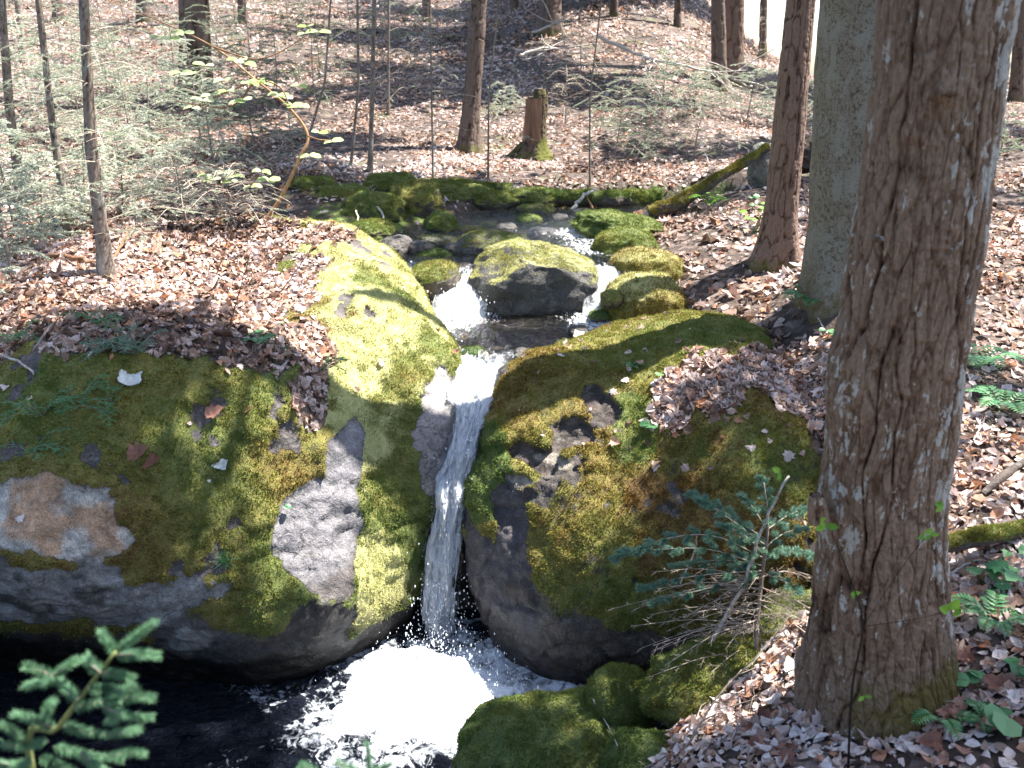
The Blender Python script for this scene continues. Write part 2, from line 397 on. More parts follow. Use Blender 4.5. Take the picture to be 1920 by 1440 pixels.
def mat_fall():
    m, nt, o = newmat("falling water"); p = pos(nt)
    fv = flowvec(nt, 14, 9)
    s = noise(nt, 1, 6, .65, fv, .9)
    s2 = noise(nt, 30, 5, .65, p, .8)
    nrm = bump(nt, math_(nt, 'ADD', s, math_(nt, 'MULTIPLY', s2, .5)), 1.0, .03)
    d = nd(nt, "BsdfPrincipled", Base_Color=(.92, .93, .95, 1), Roughness=.3, Normal=nrm)
    t = nd(nt, "BsdfTranslucent", Color=(.8, .85, .92, 1), Normal=nrm)
    a = nd(nt, "MixShader", Fac=.45, i1=d.outputs[0], i2=t.outputs[0])
    tr = nd(nt, "BsdfTransparent", Color=(.85, .88, .9, 1)); gl = nd(nt, "BsdfGlossy", Color=(1, 1, 1, 1), Roughness=.08, Normal=nrm)
    wv = nd(nt, "MixShader", Fac=.09, i1=tr.outputs[0], i2=gl.outputs[0])
    f = math_(nt, 'ADD', math_(nt, 'ADD', math_(nt, 'MULTIPLY', s, .7), math_(nt, 'MULTIPLY', s2, .3)), attr(nt, 'foam'))
    x = nd(nt, "MixShader", Fac=ramp(nt, f, [(.46, 0), (.70, 1)]), i1=wv.outputs[0], i2=a.outputs[0])
    nt.links.new(x.outputs[0], o.inputs[0]); return m
M_fall = mat_fall()
def mat_pool():
    m, nt, o = newmat("pool water"); p = pos(nt)
    q = nd(nt, "Mapping", Vector=p, Scale=(1, 1.6, 1)).outputs[0]
    h = math_(nt, 'ADD', noise(nt, 16, 4, .55, q, .8), math_(nt, 'MULTIPLY', noise(nt, 60, 3, .6, q, .4), .25))
    nrm = bump(nt, h, 1.0, .09)
    wtr = nd(nt, "BsdfPrincipled", Base_Color=(.006, .008, .014, 1), Roughness=.07, IOR=1.33, Normal=nrm)
    fo = nd(nt, "BsdfPrincipled", Base_Color=(.70, .75, .82, 1), Roughness=.4, Normal=bump(nt, noise(nt, 60, 5, .7, p), .6, .02))
    n = math_(nt, 'ADD', math_(nt, 'MULTIPLY', noise(nt, 13, 7, .68, p, 1.6), .75), math_(nt, 'MULTIPLY', noise(nt, 70, 4, .7, p, .5), .25))
    ff = math_(nt, 'ADD', attr(nt, 'foam'), math_(nt, 'MULTIPLY', math_(nt, 'SUBTRACT', n, .5), 3.0))
    x = nd(nt, "MixShader", Fac=ramp(nt, ff, [(.36, 0), (.62, .45), (1.15, 1)]), i1=wtr.outputs[0], i2=fo.outputs[0])
    nt.links.new(x.outputs[0], o.inputs[0]); return m
M_pool = mat_pool()
def mat_drop():
    m, nt, o = newmat("water drops")
    b = nd(nt, "BsdfPrincipled", Base_Color=(.85, .88, .93, 1), Roughness=.15); nt.links.new(b.outputs[0], o.inputs[0]); return m
M_drop = mat_drop()
# ------------------------------------------------------------------ ground heightfield (thin-plate spline through surveyed points)
GP = []
def g(px, py, z=None, Y=None):
    p = atz(px, py, z) if Y is None else at(px, py, Y); GP.append(p)
for a in [(1600, 1425, -.05), (1900, 1400, .1), (1900, 1200, .16), (1900, 1000, .3), (1900, 700, .45), (1900, 450, .7), (1400, 1420, -.15), (1250, 1400, -.48),
          (1150, 1430, -.8), (1500, 860, .12), (1520, 620, .40), (1560, 565, .56), (1250, 500, .46), (1400, 470, .6), (1455, 495, .54), (1400, 400, .78), (1300, 410, .66),
          (1700, 500, .66), (1240, 600, .2), (1190, 525, .34), (1190, 590, .12), (740, 455, .50), (655, 425, .60), (830, 432, .50), (1250, 440, .56), (1480, 1250, -.2), (1500, 1130, -.1), (1330, 1330, -.42)]: g(*a)
for a in [(1000, 300, 11), (500, 330, 9.6), (100, 330, 9.5), (600, 385, 8.2), (700, 330, 9.8), (250, 425, 7.3), (0, 460, 7.0), (0, 560, 5.2), (1240, 345, 9.4), (1000, 350, 9.25), (800, 350, 9.2),
          (900, 220, 14), (900, 100, 20), (300, 200, 14), (300, 60, 20), (1300, 160, 18), (1300, 40, 26), (1560, 205, 17), (1900, 250, 12.5), (1560, 165, 32), (1900, 150, 28),
          (900, 0, 32), (100, 0, 30), (1250, -60, 45), (1350, 280, 11), (1150, 250, 12.5), (560, 470, 7.4)]: g(*a[:2], Y=a[2])
for a in [(-2.5, 4.6, .35), (-1.6, 5.2, .2), (-1.0, 5.6, .2), (.9, 4.6, -.2), (-3.6, 3.6, 0), (-4, 5, .6), (-.5, 2.2, -.6), (-1.5, 2.2, -.7), (-3, 1.8, -.3), (0.2, 1.0, .1), (0, -1, .35), (3, 0, .5), (3.6, 2.4, .5), (-3, -1, .3),
          (5.5, 6, .9), (6, 9, 1.1), (-6, 7, .95), (-8, 12, 1.5), (-12, 20, 2.6), (-12, 34, 4.8), (12, 14, 1.3), (16, 28, 1.3), (14, 40, 1.2), (0, 48, 7.0), (-20, 55, 8), (12, 55, 2.5), (20, 60, 1.0), (-5, -4, .4), (8, -3, .8), (8, 3, 1.0)]: GP.append(np.array(a, float))
GP = np.array(GP)
def tps_fit(P, z, lam=0.02):
    n = len(P); r = np.linalg.norm(P[:, None] - P[None], axis=-1); K = np.where(r > 0, r * r * np.log(r + 1e-9), 0) + lam * np.eye(n)
    Q = np.hstack([np.ones((n, 1)), P]); A = np.block([[K, Q], [Q.T, np.zeros((3, 3))]])
    return np.linalg.solve(A, np.concatenate([z, np.zeros(3)]))
def warp(x, y):  # compress distance so near and far survey points are balanced
    s = np.sqrt(x * x + (y + 2) ** 2) + 1e-9; k = np.log1p(s) / s
    return np.stack([x * k, (y + 2) * k], -1) * 3
_gw = tps_fit(warp(GP[:, 0], GP[:, 1]), GP[:, 2])
_gc = warp(GP[:, 0], GP[:, 1])
def tps(x, y):
    q = warp(x, y); out = np.zeros(len(q))
    for s in range(0, len(q), 20000):
        c = q[s:s + 20000]; r = np.linalg.norm(c[:, None] - _gc[None], axis=-1)
        out[s:s + 20000] = (np.where(r > 0, r * r * np.log(r + 1e-9), 0) @ _gw[:-3]) + _gw[-3] + c @ _gw[-2:]
    return out
# water level along the stream
WY = np.array([4.4, 4.55, 4.75, 4.95, 5.4, 5.8, 6.02, 6.22, 6.42, 6.52, 7.4, 9.0, 12.0]); WZ = np.array([-.10, -.04, .03, .07, .15, .205, .225, .24, .46, .505, .53, .60, .62])
def wlev(y): return np.interp(y, WY, WZ)
CH = []
for px, py, z, hw in [(884, 815, -.05, .10), (882, 760, .03, .15), (885, 700, .12, .22), (930, 650, .18, .36), (985, 605, .22, .62), (985, 520, .45, .72), (1020, 450, .53, .60), (1010, 410, .57, .62), (1040, 392, .60, .42), (1180, 388, .61, .28), (1300, 384, .62, .25)]:
    p = atz(px, py, z); CH.append((p[0], p[1], hw))
CH = np.array(CH)
CH2 = np.array([list(atz(a, b, z)[:2]) + [h] for a, b, z, h in [(770, 500, .40, .10), (765, 470, .47, .14), (820, 448, .52, .16), (900, 425, .55, .2)]])
def chan(x, y):
    best = np.full(len(x), 9.0); 
    for a, b in zip(CH[:-1], CH[1:]):
        d = b[:2] - a[:2]; t = np.clip(((x - a[0]) * d[0] + (y - a[1]) * d[1]) / (d @ d), 0, 1)
        dd = np.hypot(x - a[0] - t * d[0], y - a[1] - t * d[1]) - (a[2] + t * (b[2] - a[2]))
        best = np.minimum(best, dd)
    a, b = CH2[0], CH2[1]
    for a, b in zip(CH2[:-1], CH2[1:]):
        d = b[:2] - a[:2]; t = np.clip(((x - a[0]) * d[0] + (y - a[1]) * d[1]) / (d @ d), 0, 1)
        best = np.minimum(best, np.hypot(x - a[0] - t * d[0], y - a[1] - t * d[1]) - (a[2] + t * (b[2] - a[2])))
    return best
POOLZ = -1.2
def ground_z(x, y):
    x = np.asarray(x, float).ravel(); y = np.asarray(y, float).ravel()
    P = np.stack([x, y, np.zeros_like(x)], -1); r = np.hypot(x, y)
    z = tps(x, y)
    far = sstep(50, 90, r); z = z * (1 - far) + far * (1.4 + .4 * fbm(P, .02, 3, 5))
    z += .035 * fbm(P, 2.2, 5, 3) * sstep(0, 3, r) + .16 * fbm(P, .45, 3, 9) * sstep(5, 12, y) * 1.0
    c = chan(x, y) + .06 * fbm(P, 4, 3, 21)
    bed = wlev(y) - .11 + .05 * fbm(P, 5, 4, 33)
    up = sstep(4.35, 4.6, y)
    k = (1 - sstep(0, .30, c)) * up * (1 - sstep(10, 11, y)) 
    z = z * (1 - k) + np.minimum(bed, z) * k
    # plunge pool basin
    ex = (x + 1.15) / 2.6; ey = (y - 3.55) / 1.02
    q = np.sqrt(ex ** 2 + ey ** 2) + .05 * fbm(P, 3, 3, 8)
    k = 1 - sstep(.86, 1.12, q)
    z = z * (1 - k) + np.minimum(z, -1.75 + .05 * fbm(P, 6, 3, 2)) * k
    # gorge between the two great boulders
    k = (1 - sstep(.05, .5, np.abs(x + .34))) * (1 - sstep(4.3, 4.6, y)) * sstep(3.6, 4.0, y)
    z = z * (1 - k) + np.minimum(z, -1.6) * k
    # under the fall lip
    return z
def gz1(x, y): return float(ground_z([x], [y])[0])
ys = np.concatenate([np.linspace(-4, 2, 25)[:-1], np.geomspace(2.0, 12, 330)[:-1], np.geomspace(12, 60, 170)[:-1], np.geomspace(60, 900, 30)])
us = np.linspace(-1, 1, 421)
us = np.sign(us) * (np.abs(us) * .75 + .25 * np.abs(us) ** 3)
X = (us[None] * (ys[:, None] * .85 + 5.2)); Yg = np.repeat(ys[:, None], len(us), 1)
Zg = ground_z(X, Yg).reshape(X.shape)
GV = np.stack([X, Yg, Zg], -1).reshape(-1, 3); GF = grid_faces(len(ys), len(us))
bankG = np.clip(1.15 - chan(GV[:, 0], GV[:, 1]) / .32, 0, 1) * sstep(5.9, 6.3, GV[:, 1]) * (1 - sstep(9.6, 10.3, GV[:, 1]))
bc_ = at(690, 415, 7.7); bankG = np.maximum(bankG, 1 - sstep(.55, 1.0, np.hypot((GV[:, 0] - bc_[0]) / .95, (GV[:, 1] - bc_[1]) / .95) + .25 * fbm(GV, 2.5, 4, 19)))
mb = MB(); mb.add(GV, GF, bank=bankG)
ground = obj("ground", mb, M_ground, kind='structure')

# ------------------------------------------------------------------ implicit surfaces
def rbf_fit(S, N, extra, eps=.09):
    S = np.array(S); N = unit(np.array(N))
    C = np.vstack([S, S + N * eps, S - N * eps, np.array(extra)]); v = np.concatenate([np.zeros(len(S)), np.full(len(S), eps), np.full(len(S), -eps), np.full(len(extra), -.35)])
    n = len(C); r = np.linalg.norm(C[:, None] - C[None], axis=-1); K = r ** 3 + 1e-4 * np.eye(n)
    Q = np.hstack([np.ones((n, 1)), C]); A = np.block([[K, Q], [Q.T, np.zeros((4, 4))]])
    w_ = np.linalg.solve(A, np.concatenate([v, np.zeros(4)]))
    def f(P):
        out = np.zeros(len(P))
        for s in range(0, len(P), 20000):
            c = P[s:s + 20000]; r = np.sqrt(np.maximum(0, (c ** 2).sum(1)[:, None] + (C ** 2).sum(1)[None] - 2 * c @ C.T))
            out[s:s + 20000] = r ** 3 @ w_[:n] + w_[n] + c @ w_[n + 1:]
        return out
    return f
def upsample(F, k):
    for ax in range(3):
        n = F.shape[ax]; t = np.arange((n - 1) * k + 1) / k; i = np.minimum(t.astype(int), n - 2); w_ = t - i
        sh = [1, 1, 1]; sh[ax] = -1; w_ = w_.reshape(sh)
        F = np.take(F, i, ax) * (1 - w_) + np.take(F, i + 1, ax) * w_
    return F
def surface_nets(F, o, h):
    nx, ny, nz = F.shape; s = F < 0
    cs = [(i, j, k) for i in (0, 1) for j in (0, 1) for k in (0, 1)]
    S = sum(s[i:nx - 1 + i, j:ny - 1 + j, k:nz - 1 + k].astype(np.int8) for i, j, k in cs)
    act = (S > 0) & (S < 8); idx = -np.ones(act.shape, np.int64); ids = np.argwhere(act); idx[act] = np.arange(len(ids))
    acc = np.zeros((len(ids), 3)); cnt = np.zeros(len(ids)); I, J, K = ids.T
    for a in cs:
        for ax in range(3):
            if a[ax] == 1: continue
            b = list(a); b[ax] = 1
            fa = F[I + a[0], J + a[1], K + a[2]]; fb = F[I + b[0], J + b[1], K + b[2]]
            m = (fa < 0) != (fb < 0); t = np.where(m, fa / (fa - fb + (fa == fb)), 0)
            p = np.repeat(np.array(a, float)[None], len(ids), 0); p[:, ax] += t
            acc[m] += p[m]; cnt[m] += 1
    V = (ids + acc / cnt[:, None]) * h + o
    faces = []
    for ax in range(3):
        o1, o2 = [(1, 2), (2, 0), (0, 1)][ax]
        sl0 = [slice(None)] * 3; sl1 = [slice(None)] * 3; sl0[ax] = slice(0, -1); sl1[ax] = slice(1, None)
        for q in (sl0, sl1): q[o1] = slice(1, -1); q[o2] = slice(1, -1)
        a = s[tuple(sl0)]; b = s[tuple(sl1)]; e = np.argwhere(a != b)
        if len(e) == 0: continue
        flip = a[a != b]
        e[:, o1] += 1; e[:, o2] += 1
        def cell(d1, d2):
            c = e.copy(); c[:, o1] -= d1; c[:, o2] -= d2; return idx[c[:, 0], c[:, 1], c[:, 2]]
        q = np.stack([cell(1, 1), cell(0, 1), cell(0, 0), cell(1, 0)], -1)
        q[~flip] = q[~flip][:, ::-1]; faces.append(q)
    F_ = np.concatenate(faces); F_ = F_[(F_ >= 0).all(1)]
    return V, F_
def vnormals(V, F):
    n = np.zeros_like(V)
    f = np.cross(V[F[:, 2]] - V[F[:, 0]], V[F[:, -1]] - V[F[:, 1]])
    for k in range(F.shape[1]): np.add.at(n, F[:, k], f)
    return unit(n)

def great_boulder(pts, world, inner, bounds, h, k):
    S = [at(a[0], a[1], a[2]) for a in pts] + [np.array(a[:3]) for a in world]
    N = [a[3] for a in pts] + [a[3] for a in world]
    f = rbf_fit(S, N, inner)
    lo, hi = np.array(bounds[0], float), np.array(bounds[1], float); n = np.ceil((hi - lo) / (h * k)).astype(int) + 1
    gx = [lo[i] + np.arange(n[i]) * h * k for i in range(3)]
    G = np.stack(np.meshgrid(*gx, indexing='ij'), -1).reshape(-1, 3)
    Fv = f(G).reshape(n); Fv[0] = Fv[-1] = 1; Fv[:, 0] = Fv[:, -1] = 1; Fv[:, :, 0] = Fv[:, :, -1] = 1
    V, Fc = surface_nets(upsample(Fv, k), lo, h)
    # keep largest connected part: drop faces far from survey points
    d = np.full(len(V), 9.0)
    SS = np.array(S)
    for s in range(0, len(V), 20000): d[s:s + 20000] = np.linalg.norm(V[s:s + 20000, None] - SS[None], axis=-1).min(1)
    ok = d < 1.1; Fc = Fc[ok[Fc].all(1)]
    used = np.zeros(len(V), bool); used[Fc] = True; rm = np.cumsum(used) - 1; V = V[used]; Fc = rm[Fc]
    return V, Fc
def blob(P, items, nz=None):
    """soft mask: 1 inside any of the world-space ellipsoids (centre, radius xyz)"""
    m = np.full(len(P), -9.0)
    for c, r in items:
        q = np.linalg.norm((P - c) / np.asarray(r, float), axis=1); m = np.maximum(m, 1 - q)
    if nz is not None: m = m + nz
    return sstep(-.08, .08, m)

def tufts(V, F, n, wf, ln=.014, wd=.005, up=.35, tone=None, jit=1.0, spread=.9):
    P, N = scatter(V, F, n, wf)
    d = unit(N + spread * rng.normal(size=N.shape) * .6 + np.array([0, 0, up]))
    mbt = MB(); r_ = rng.random(len(P))
    t = .5 + .45 * fbm(P, 2.1, 4, 40) + .25 * fbm(P, 9, 2, 41) if tone is None else tone(P)
    spikes(mbt, P - d * ln * .2, d, ln * (.6 + .8 * r_), wd * (.7 + .6 * rng.random(len(P))), rnd=rng.random(len(P)), tone=t)
    return mbt

# left great boulder ------------------------------------------------
A_pts = [(0, 880, 3.62, (0, -.6, .8)), (0, 1000, 3.45, (0, -1, .1)), (0, 1150, 3.5, (0, -1, -.3)), (0, 1225, 3.8, (0, -.7, -.7)), (100, 700, 3.85, (0, -.5, .85)), (220, 900, 3.6, (0, -.85, .5)),
         (220, 1050, 3.46, (0, -1, 0)), (200, 1180, 3.6, (0, -1, -.3)), (350, 700, 4.0, (0, -.45, .9)), (350, 900, 3.72, (0, -.8, .55)), (350, 1100, 3.55, (0, -1, 0.05)), (350, 1210, 3.6, (0, -1, -.3)), (350, 1290, 3.85, (0, -.8, -.6)),
         (500, 700, 4.2, (.1, -.4, .9)), (560, 820, 4.1, (.1, -.6, .75)), (560, 1000, 3.87, (0, -.95, .25)), (500, 1150, 3.66, (.1, -1, 0)), (600, 1150, 3.76, (.2, -1, -.1)), (600, 1250, 3.88, (.3, -.8, -.6)),
         (660, 880, 4.2, (.3, -.6, .6)), (690, 980, 4.12, (.35, -.85, .3)), (710, 1090, 4.08, (.4, -.9, .1)), (690, 1200, 4.05, (.5, -.85, -.05)), (770, 1130, 4.25, (.85, -.5, 0)), (785, 1010, 4.36, (.9, -.35, .1)),
         (825, 870, 4.48, (.9, -.2, .3)), (848, 740, 4.9, (.95, 0, .3)), (846, 650, 5.35, (.95, .1, .3)), (770, 800, 4.55, (.7, -.2, .6)), (700, 720, 4.75, (.5, -.2, .8)), (650, 600, 5.05, (.3, -.1, .9)), (810, 600, 5.55, (.8, 0, .6)),
         (750, 510, 5.95, (.7, .1, .7)), (690, 460, 6.15, (.5, .2, .8)), (650, 500, 5.75, (.3, 0, .95)), (620, 425, 6.45, (.3, .5, .8)), (540, 408, 6.7, (.1, .5, .85)), (440, 415, 6.75, (0, .3, .95)),
         (200, 450, 6.4, (0, .05, 1)), (0, 520, 5.6, (0, 0, 1)), (200, 560, 5.0, (0, -.1, 1)), (380, 600, 4.65, (0, -.15, 1)), (420, 500, 5.8, (.05, 0, 1)), (0, 660, 4.3, (0, -.3, .95)), (540, 600, 4.9, (.1, -.1, 1))]
A_world = [(-3.2, 3.9, -.3, (-.2, -.9, .1)), (-3.1, 4.3, .35, (-.2, -.4, .9)), (-2.2, 7.3, .3, (0, 1, .2)), (-1.4, 7.3, .25, (.2, 1, 0)), (-.75, 6.5, .1, (.8, .6, .1)), (-.55, 5.7, -.3, (1, .1, 0)), (-.5, 5.0, -.6, (1, 0, -.1)),
           (-.62, 4.6, -1.2, (.9, -.3, -.1)), (-3.4, 6.5, .2, (-.4, .8, .3)), (-1.5, 4.2, -1.75, (0, -.4, -.9)), (-2.6, 4.1, -1.7, (0, -.4, -.9)), (-1.0, 4.5, -1.8, (.3, -.2, -.9)), (-1.6, 5.6, -1.9, (0, 0, -1)), (-3.9, 5, -.2, (-1, 0, 0)), (-.9, 6.6, -1.2, (.5, .6, -.4))]
A_V, A_F = great_boulder(A_pts, A_world, [(-1.5, 5, -.6), (-2.4, 5, -.5), (-1.5, 6.1, -.3), (-2.6, 6, -.3), (-1.1, 5, -.9)], ((-4.1, 3.1, -2.0), (-.2, 7.6, 1.1)), .019, 3)
A_N = vnormals(A_V, A_F)
A_D = .05 * fbm(A_V, 1.6, 5, 50) + .022 * fbm(A_V * np.array([1, 1, 1.6]), 6, 5, 51)
A_D += np.where(A_V[:, 2] < .1, -.03 * np.abs(fbm(A_V * np.array([1, 1, 2.5]), 4, 4, 52)), 0)
A_V = A_V + A_N * A_D[:, None]; A_N = vnormals(A_V, A_F)
nzA = .75 * fbm(A_V, 4.5, 6, 60, .62)
W3 = lambda px, py, Y: at(px, py, Y)
slab = blob(A_V, [(W3(600, 1000, 3.86), (.23, .35, .27)), (W3(640, 880, 4.1), (.10, .3, .18)), (W3(655, 830, 4.3), (.07, .25, .1))], nzA * .45)
pale = blob(A_V, [(W3(60, 960, 3.5), (.42, .5, .17)), (W3(180, 1010, 3.5), (.17, .4, .08))], nzA * .9)
low = blob(A_V, [(W3(60, 1110, 3.5), (.55, .5, .22)), (W3(270, 1130, 3.55), (.36, .4, .18)), (W3(360, 1200, 3.6), (.14, .4, .15)), (W3(340, 1260, 3.7), (.09, .3, .05))], nzA * 1.0)
gully = blob(A_V, [(W3(830, 790, 4.6), (.14, .5, .22)), (W3(820, 870, 4.5), (.10, .4, .15))], nzA)
wet = sstep(-.70, -.98, A_V[:, 2] + .12 * fbm(A_V, 3, 3, 61))  # wet foot by the water, plus painted shade of the undercut
soilA = blob(A_V, [(W3(300, 500, 5.7), (.98, 1.15, 1)), (W3(40, 520, 5.4), (1.3, 1.15, 1)), (W3(440, 580, 4.95), (.42, .6, .6)), (W3(575, 650, 4.65), (.16, .3, .4)), (W3(60, 610, 4.55), (1.0, .5, .8)), (W3(320, 650, 4.35), (.75, .33, .5)), (W3(585, 735, 4.35), (.09, .3, .3)), (W3(600, 455, 6.2), (.25, .2, .3))], nzA * .9)
mossA = np.clip(.92 + .75 * nzA, 0, 1) * (1 - slab) * (1 - pale) * (1 - low * .95) * (1 - .8 * gully)
mossA *= 1 - sstep(-.55, -.85, A_V[:, 2] + .3 * fbm(A_V, 2.5, 3, 66)) * .9 * (A_V[:, 0] < -.9) 
mossA *= 1 - sstep(-.95, -1.05, A_V[:, 2])
mossA *= 1 - .85 * sstep(.14, .30, fbm(A_V, 3.4, 5, 57, .6)) * (A_V[:, 0] < -.85)
mossA *= 1 - .9 * blob(A_V, [(W3(590, 1170, 3.75), (.16, .4, .16)), (W3(520, 1240, 3.8), (.3, .4, .12)), (W3(620, 1090, 3.8), (.07, .3, .15))], nzA)
mossA *= 1 - .92 * soilA
col = np.zeros((len(A_V), 3)) + np.array([.105, .092, .088])
def lay(col, m, c): return col * (1 - m[:, None]) + np.asarray(c, float) * m[:, None]
rel = np.clip(slab + pale + low, 0, 1); A_V = A_V + A_N * (rel * (.016 * fbm(A_V * np.array([1, 1, 1.8]), 14, 4, 75, .65) + .012 * np.abs(fbm(A_V, 6, 3, 76))))[:, None]
col = lay(col, slab, (.20, .19, .20)); col = lay(col, pale, (.50, .46, .40))
col = lay(col, pale * sstep(.05, .25, fbm(A_V, 4, 4, 70)), (.48, .30, .18)); col = lay(col, low, (.30, .29, .27)); col = lay(col, low * sstep(.0, .2, fbm(A_V, 7, 4, 71)), (.09, .09, .08))
col = lay(col, blob(A_V, [(W3(590, 1180, 3.75), (.2, .4, .2)), (W3(500, 1250, 3.8), (.35, .4, .15))], nzA), (.035, .03, .03)); col = lay(col, gully, (.33, .30, .29)); col = lay(col, wet * .92 * (1 - low * .25), (.035, .032, .03)); col = lay(col, soilA * (1 - slab), (.17, .115, .09))  # dark wet rock, blackened further to deepen shade low on the face
toneA = .42 + .55 * fbm(A_V, 1.8, 3, 40) - .12 * sstep(-1.2, -2.0, A_V[:, 0]) + .3 * sstep(.1, -.8, A_V[:, 2]) * (A_V[:, 0] > -1.1)
cush = lambda V, s: .016 + .030 * fbm(V, 7, 5, s, .62) + .02 * sstep(0, .25, fbm(V, 3.3, 4, s + 3))
A_V = A_V + A_N * (mossA * cush(A_V, 53))[:, None]
lit_paleA = 1.4 * blob(A_V, [(W3(690, 560, 5.5), (.62, .9, .6)), (W3(690, 700, 4.75), (.30, .6, .35)), (W3(600, 450, 6.2), (.5, .5, .3)), (W3(700, 800, 4.5), (.14, .4, .3)), (W3(710, 1090, 4.1), (.17, .3, .30))], nzA * .8) * np.clip(.72 + 1.3 * fbm(A_V, 3.2, 4, 55), .1, 1) * (1 - sstep(.86, .95, A_N[:, 0]))  # sunlight painted on the flank as paler moss; low patch is pale moss too
mb = MB(); mb.add(A_V, A_F, bleach=lit_paleA, r=col[:, 0], g=col[:, 1], b=col[:, 2], moss=mossA, tone=toneA, wet=np.clip(wet * .9 + gully * .3, 0, 1))
rockA = obj("mossy_boulder", mb, M_rock, loc=(-1.6, 4.6, -1.2))
tag(rockA, "huge boulder left of the waterfall, sunlit mossy flank and bare grey slabs on its front", "boulder")

# right great boulder -----------------------------------------------
B_pts = [(905, 900, 4.32, (-.9, -.4, .3)), (935, 760, 4.7, (-.8, -.2, .6)), (975, 680, 5.0, (-.7, 0, .7)), (888, 1000, 4.22, (-.9, -.5, 0)), (898, 1120, 4.15, (-.8, -.6, -.1)), (960, 1240, 4.0, (-.6, -.8, -.2)), (1090, 1310, 3.82, (-.3, -.9, -.3)),
         (1000, 1000, 4.02, (-.5, -.8, .35)), (1000, 860, 4.25, (-.5, -.5, .7)), (1050, 1150, 3.77, (-.4, -.9, 0)), (1040, 720, 4.75, (-.4, -.3, .85)), (1150, 632, 5.25, (-.35, .1, .9)), (1060, 645, 5.3, (-.6, .3, .7)),
         (1250, 595, 5.55, (-.1, .2, 1)), (1380, 610, 5.3, (.1, .1, 1)), (1200, 750, 4.5, (-.2, -.45, .87)), (1110, 800, 4.4, (-.3, -.5, .8)), (1200, 900, 4.08, (-.2, -.75, .6)), (1100, 1000, 3.9, (-.3, -.85, .4)), (1200, 1080, 3.72, (-.2, -.95, .15)), (1200, 1220, 3.66, (-.1, -.95, -.25)),
         (1350, 780, 4.15, (0, -.35, .93)), (1400, 900, 3.78, (.05, -.75, .65)), (1350, 1050, 3.58, (0, -.97, .2)), (1340, 1170, 3.55, (0, -.95, -.25)), (1480, 950, 3.66, (.4, -.75, .5)), (1480, 1120, 3.45, (.3, -.93, -.1)), (1500, 820, 3.95, (.3, -.3, .9)), (1450, 680, 4.75, (.15, 0, 1))]
B_world = [(1.75, 4.3, .05, (.7, -.4, .5)), (1.7, 4.1, -.5, (.8, -.6, 0)), (1.9, 5.3, .0, (.8, .4, .4)), (1.2, 5.95, .0, (.2, .9, .3)), (.5, 5.9, -.1, (-.2, .95, .2)), (.15, 5.5, -.2, (-.7, .6, .1)), (-.1, 4.95, -.35, (-1, .1, 0)), (-.12, 4.6, -1.1, (-1, 0, -.1)),
           (.3, 4.6, -1.85, (-.2, 0, -1)), (1.2, 4.5, -1.7, (0, 0, -1)), (1.0, 3.95, -1.5, (0, -.6, -.8))]
B_V, B_F = great_boulder(B_pts, B_world, [(.6, 4.9, -.6), (1.1, 4.7, -.5), (.4, 4.8, -1.0), (1.2, 5.2, -.3)], ((-.5, 3.1, -2.0), (2.2, 6.3, .75)), .017, 3)
B_N = vnormals(B_V, B_F)
B_D = .045 * fbm(B_V, 1.9, 5, 80) + .02 * fbm(B_V, 6, 5, 81)
# a scooped dark hollow on its flank
hol = blob(B_V, [(W3(1010, 850, 4.3), (.17, .4, .06)), (W3(1070, 815, 4.35), (.15, .4, .07)), (W3(1125, 775, 4.4), (.12, .3, .07))], .6 * fbm(B_V, 5, 5, 84, .6))
B_V = B_V + B_N * (B_D - .035 * hol)[:, None]; B_N = vnormals(B_V, B_F)
nzB = .75 * fbm(B_V, 4.5, 6, 90, .62)
lowB = sstep(-.40, -.78, B_V[:, 2] + .35 * fbm(B_V, 2.2, 4, 91))
left = blob(B_V, [(W3(905, 1130, 4.15), (.16, .4, .45)), (W3(975, 1180, 4.0), (.20, .4, .25)), (W3(960, 1010, 4.1), (.09, .3, .22))], nzB * 1.2)
spot = blob(B_V, [(W3(1035, 872, 4.2), (.11, .2, .022)), (W3(975, 900, 4.2), (.07, .2, .02))], nzB * .6)
soilB = blob(B_V, [(W3(1340, 725, 4.5), (.34, .30, .25)), (W3(1460, 730, 4.5), (.36, .42, .3)), (W3(1270, 770, 4.4), (.13, .25, .15)), (W3(1500, 640, 5.0), (.16, .3, .3)), (W3(1540, 800, 4.2), (.2, .5, .3))], nzB)
mossB = np.clip(.86 + .85 * nzB, 0, 1) * (1 - .8 * sstep(.22, .40, fbm(B_V, 3.6, 5, 97, .6))) * (1 - hol * .95) * (1 - spot) * (1 - .85 * left) * (1 - .75 * lowB) * (1 - .9 * soilB)
mossB = np.maximum(mossB, .85 * sstep(.12, .22, B_V[:, 2]) * (1 - soilB) * (1 - hol) * (1 - spot))
wetB = sstep(-.85, -1.05, B_V[:, 2] + .1 * fbm(B_V, 3, 3, 92)) + .5 * left
col = np.zeros((len(B_V), 3)) + np.array([.075, .062, .055])
col = lay(col, hol, (.075, .058, .05)); col = lay(col, left, (.12, .105, .115)); col = lay(col, lowB * (1 - left), (.085, .07, .06)); col = lay(col, spot, (.36, .31, .25)); col = lay(col, soilB, (.17, .115, .09))
toneB = .38 + .6 * fbm(B_V, 1.6, 3, 93) + .5 * blob(B_V, [(W3(900, 880, 4.3), (.14, .5, .3)), (W3(1190, 800, 4.4), (.13, .3, .2))], nzB) - .3 * blob(B_V, [(W3(1330, 1000, 3.6), (.4, .5, .35))], nzB)
relB = (1 - mossB) * (1 - soilB); B_V = B_V + B_N * (relB * (.020 * fbm(B_V * np.array([1, 1, 1.6]), 11, 5, 85, .65) - .022 * sstep(.12, .0, np.abs(fbm(B_V, 3, 3, 86)))))[:, None]
